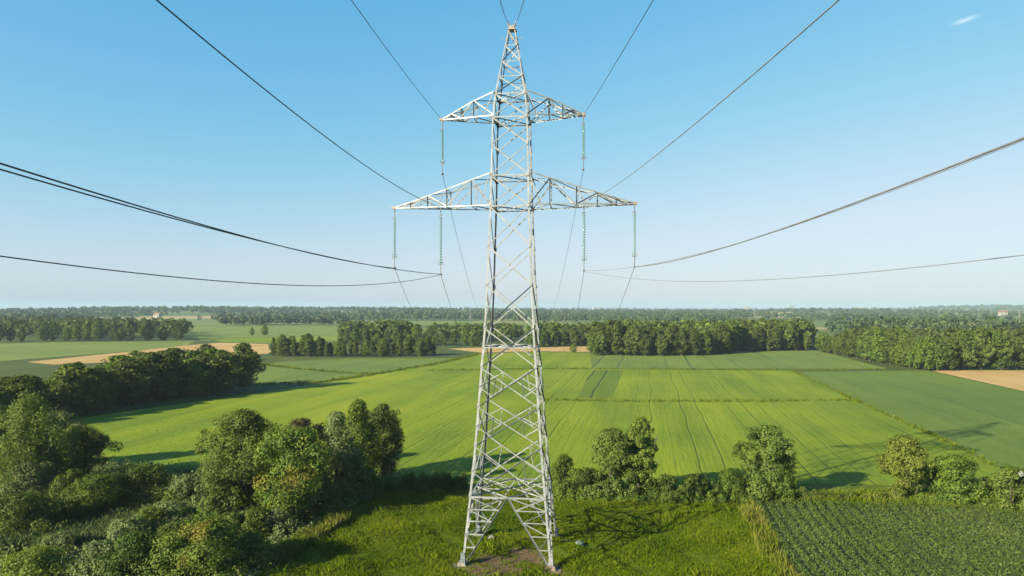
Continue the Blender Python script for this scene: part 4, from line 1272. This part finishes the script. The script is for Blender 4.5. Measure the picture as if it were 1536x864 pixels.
# ------------------------------------------------------------------ far buildings
M['render'] = plain_mat("white_render", (0.15, 0.147, 0.14), (0.22, 0.215, 0.205), 1, .8)
M['roof_red'] = plain_mat("clay_roof", (0.0936, 0.0585, 0.0390), (0.1404, 0.0858, 0.0624), 2, .8)
M['roof_grey'] = plain_mat("grey_roof", (0.1560, 0.1560, 0.1638), (0.2496, 0.2496, 0.2574), 2, .8)
M['pane'] = plain_mat("dark_pane", (0.0312, 0.0390, 0.0468), (0.0546, 0.0624, 0.0702), 2, .2)
def building(px, Y, w, d, h, gable, label, cat="building", z=None, name="distant_building", storeys=2):
    x = (px - 768) / F * Y
    zz = float(hill(np.array(x), np.array(float(Y)))) if z is None else z
    root = empty(name, (x, Y, zz), R(rt.uniform(-15, 15)), label, cat)
    wl = MB(); wl.box((0, 0, h / 2 - .5), (w, d, h + 1)); wl.build("wall", M['render'], root)
    rf = MB()
    if gable:
        e = .5; rh = d * .42
        rf.add([(-w / 2 - e, -d / 2 - e, h), (w / 2 + e, -d / 2 - e, h), (w / 2 + e, d / 2 + e, h), (-w / 2 - e, d / 2 + e, h), (-w / 2 - e, 0, h + rh), (w / 2 + e, 0, h + rh)],
               [[0, 1, 5, 4], [2, 3, 4, 5], [0, 3, 2, 1]], [[0, 4, 3], [1, 2, 5]])
        rf.build("roof", M['roof_red'], root)
    else:
        rf.box((0, 0, h + .4), (w + .6, d + .6, .7)); rf.build("roof", M['roof_grey'], root)
    nw = max(2, int(w / 5)); 
    for s in range(storeys):
        for k in range(nw):
            wn_ = MB()
            wn_.box((-w / 2 + (k + .5) * w / nw, -d / 2 - .02, h * (s + .55) / storeys), (w / nw * .45, .08, h / storeys * .45))
            wn_.build("window", M['pane'], root)
building(236, 1245, 11, 8, 5, True, "cream house on the wooded rise, far left", z=5)
building(1504, 1150, 11, 8, 5, True, "white house with a clay roof among trees at the right edge", z=10)
building(1121, 4300, 34, 25, 19, False, "white block on the skyline, left of the two tallest", z=14, storeys=5)
building(1186, 4400, 40, 25, 20, False, "white block on the skyline, widest of the row", z=16, storeys=5)
building(1292, 4100, 70, 30, 13, False, "long low white building on the skyline right of the tall blocks", z=14, storeys=3)
building(1312, 4000, 22, 20, 20, False, "narrow white tower block on the skyline beside the long low building", z=10, storeys=6)
building(895, 3300, 40, 30, 8, False, "long pale shed on the horizon just right of the pylon", z=16, storeys=2)
building(1060, 3900, 36, 24, 10, False, "pale building on the horizon above the middle distance wood", z=14, storeys=3)
# far masts
def mast(px, Y, h, label, z=0):
    x = (px - 768) / F * Y
    mb = MB(); mb.tube([(0, 0, -1), (0, 0, h)], [.9, .35], 6)
    mb.box((0, 0, h * .8), (6, .5, .5)); mb.box((0, 0, h * .93), (4, .5, .5))
    o = mb.build("distant_mast", M['wire_pale']); o.location = (x, Y, z)
    tag(o, label, "mast")
mast(705, 1180, 24, "pale far mast left of the pylon against the woods")
mast(1529, 900, 20, "pale far pole beside the white house at the right edge")

# ------------------------------------------------------------------ wisp of cloud
m, nt, out = new_mat("cloud_wisp")
tc = N(nt, "ShaderNodeTexCoord")
mp = N(nt, "ShaderNodeMapping"); mp.inputs['Scale'].default_value = (1.0, 1.0, 2.2); nt.links.new(tc.outputs['Object'], mp.inputs[0])
nz = N(nt, "ShaderNodeTexNoise", i_Scale=2.2, i_Detail=5.0, i_Roughness=.65); nt.links.new(mp.outputs[0], nz.inputs['Vector'])
ln = N(nt, "ShaderNodeVectorMath", operation='LENGTH'); nt.links.new(tc.outputs['Object'], ln.inputs[0])
fall = math_n(nt, 'SUBTRACT', 1.0, ln.outputs['Value'], clamp=True)
dn = math_n(nt, 'MULTIPLY', math_n(nt, 'SUBTRACT', math_n(nt, 'ADD', nz.outputs[0], math_n(nt, 'MULTIPLY', fall, .5)), .62, clamp=True), 0.022)
vol = N(nt, "ShaderNodeVolumeScatter"); vol.inputs['Color'].default_value = (.98, .98, 1, 1); vol.inputs['Anisotropy'].default_value = 0.0
nt.links.new(math_n(nt, 'MULTIPLY', dn, fall), vol.inputs['Density'])
nt.links.new(vol.outputs[0], out.inputs['Volume'])
bm = bmesh.new(); bmesh.ops.create_icosphere(bm, subdivisions=3, radius=1)
me = bpy.data.meshes.new("cloud"); bm.to_mesh(me); bm.free()
cl = link("cloud", me, m)
cl.location = ((1448 - 768) / F * 4000, 4000, H + (HZ - 30) / F * 4000)
cl.scale = (150, 60, 26); cl.rotation_euler = (0, R(-17), 0)
tag(cl, "small white wisp of cloud high in the clear sky", "cloud", kind='stuff')

# ------------------------------------------------------------------ haze
m, nt, out = new_mat("haze")
pv = N(nt, "ShaderNodeVolumePrincipled")
pv.inputs['Color'].default_value = (0.36, 0.50, 0.62, 1)
pv.inputs['Density'].default_value = 0.00013
pv.inputs['Anisotropy'].default_value = 0.0
nt.links.new(pv.outputs[0], out.inputs['Volume'])
hb = MB(); hb.box((0, 4300, 34.5), (18600, 9800, 71))
hz = hb.build("haze", m)
tag(hz, "thin pale air softening the far woods", None, kind='stuff')
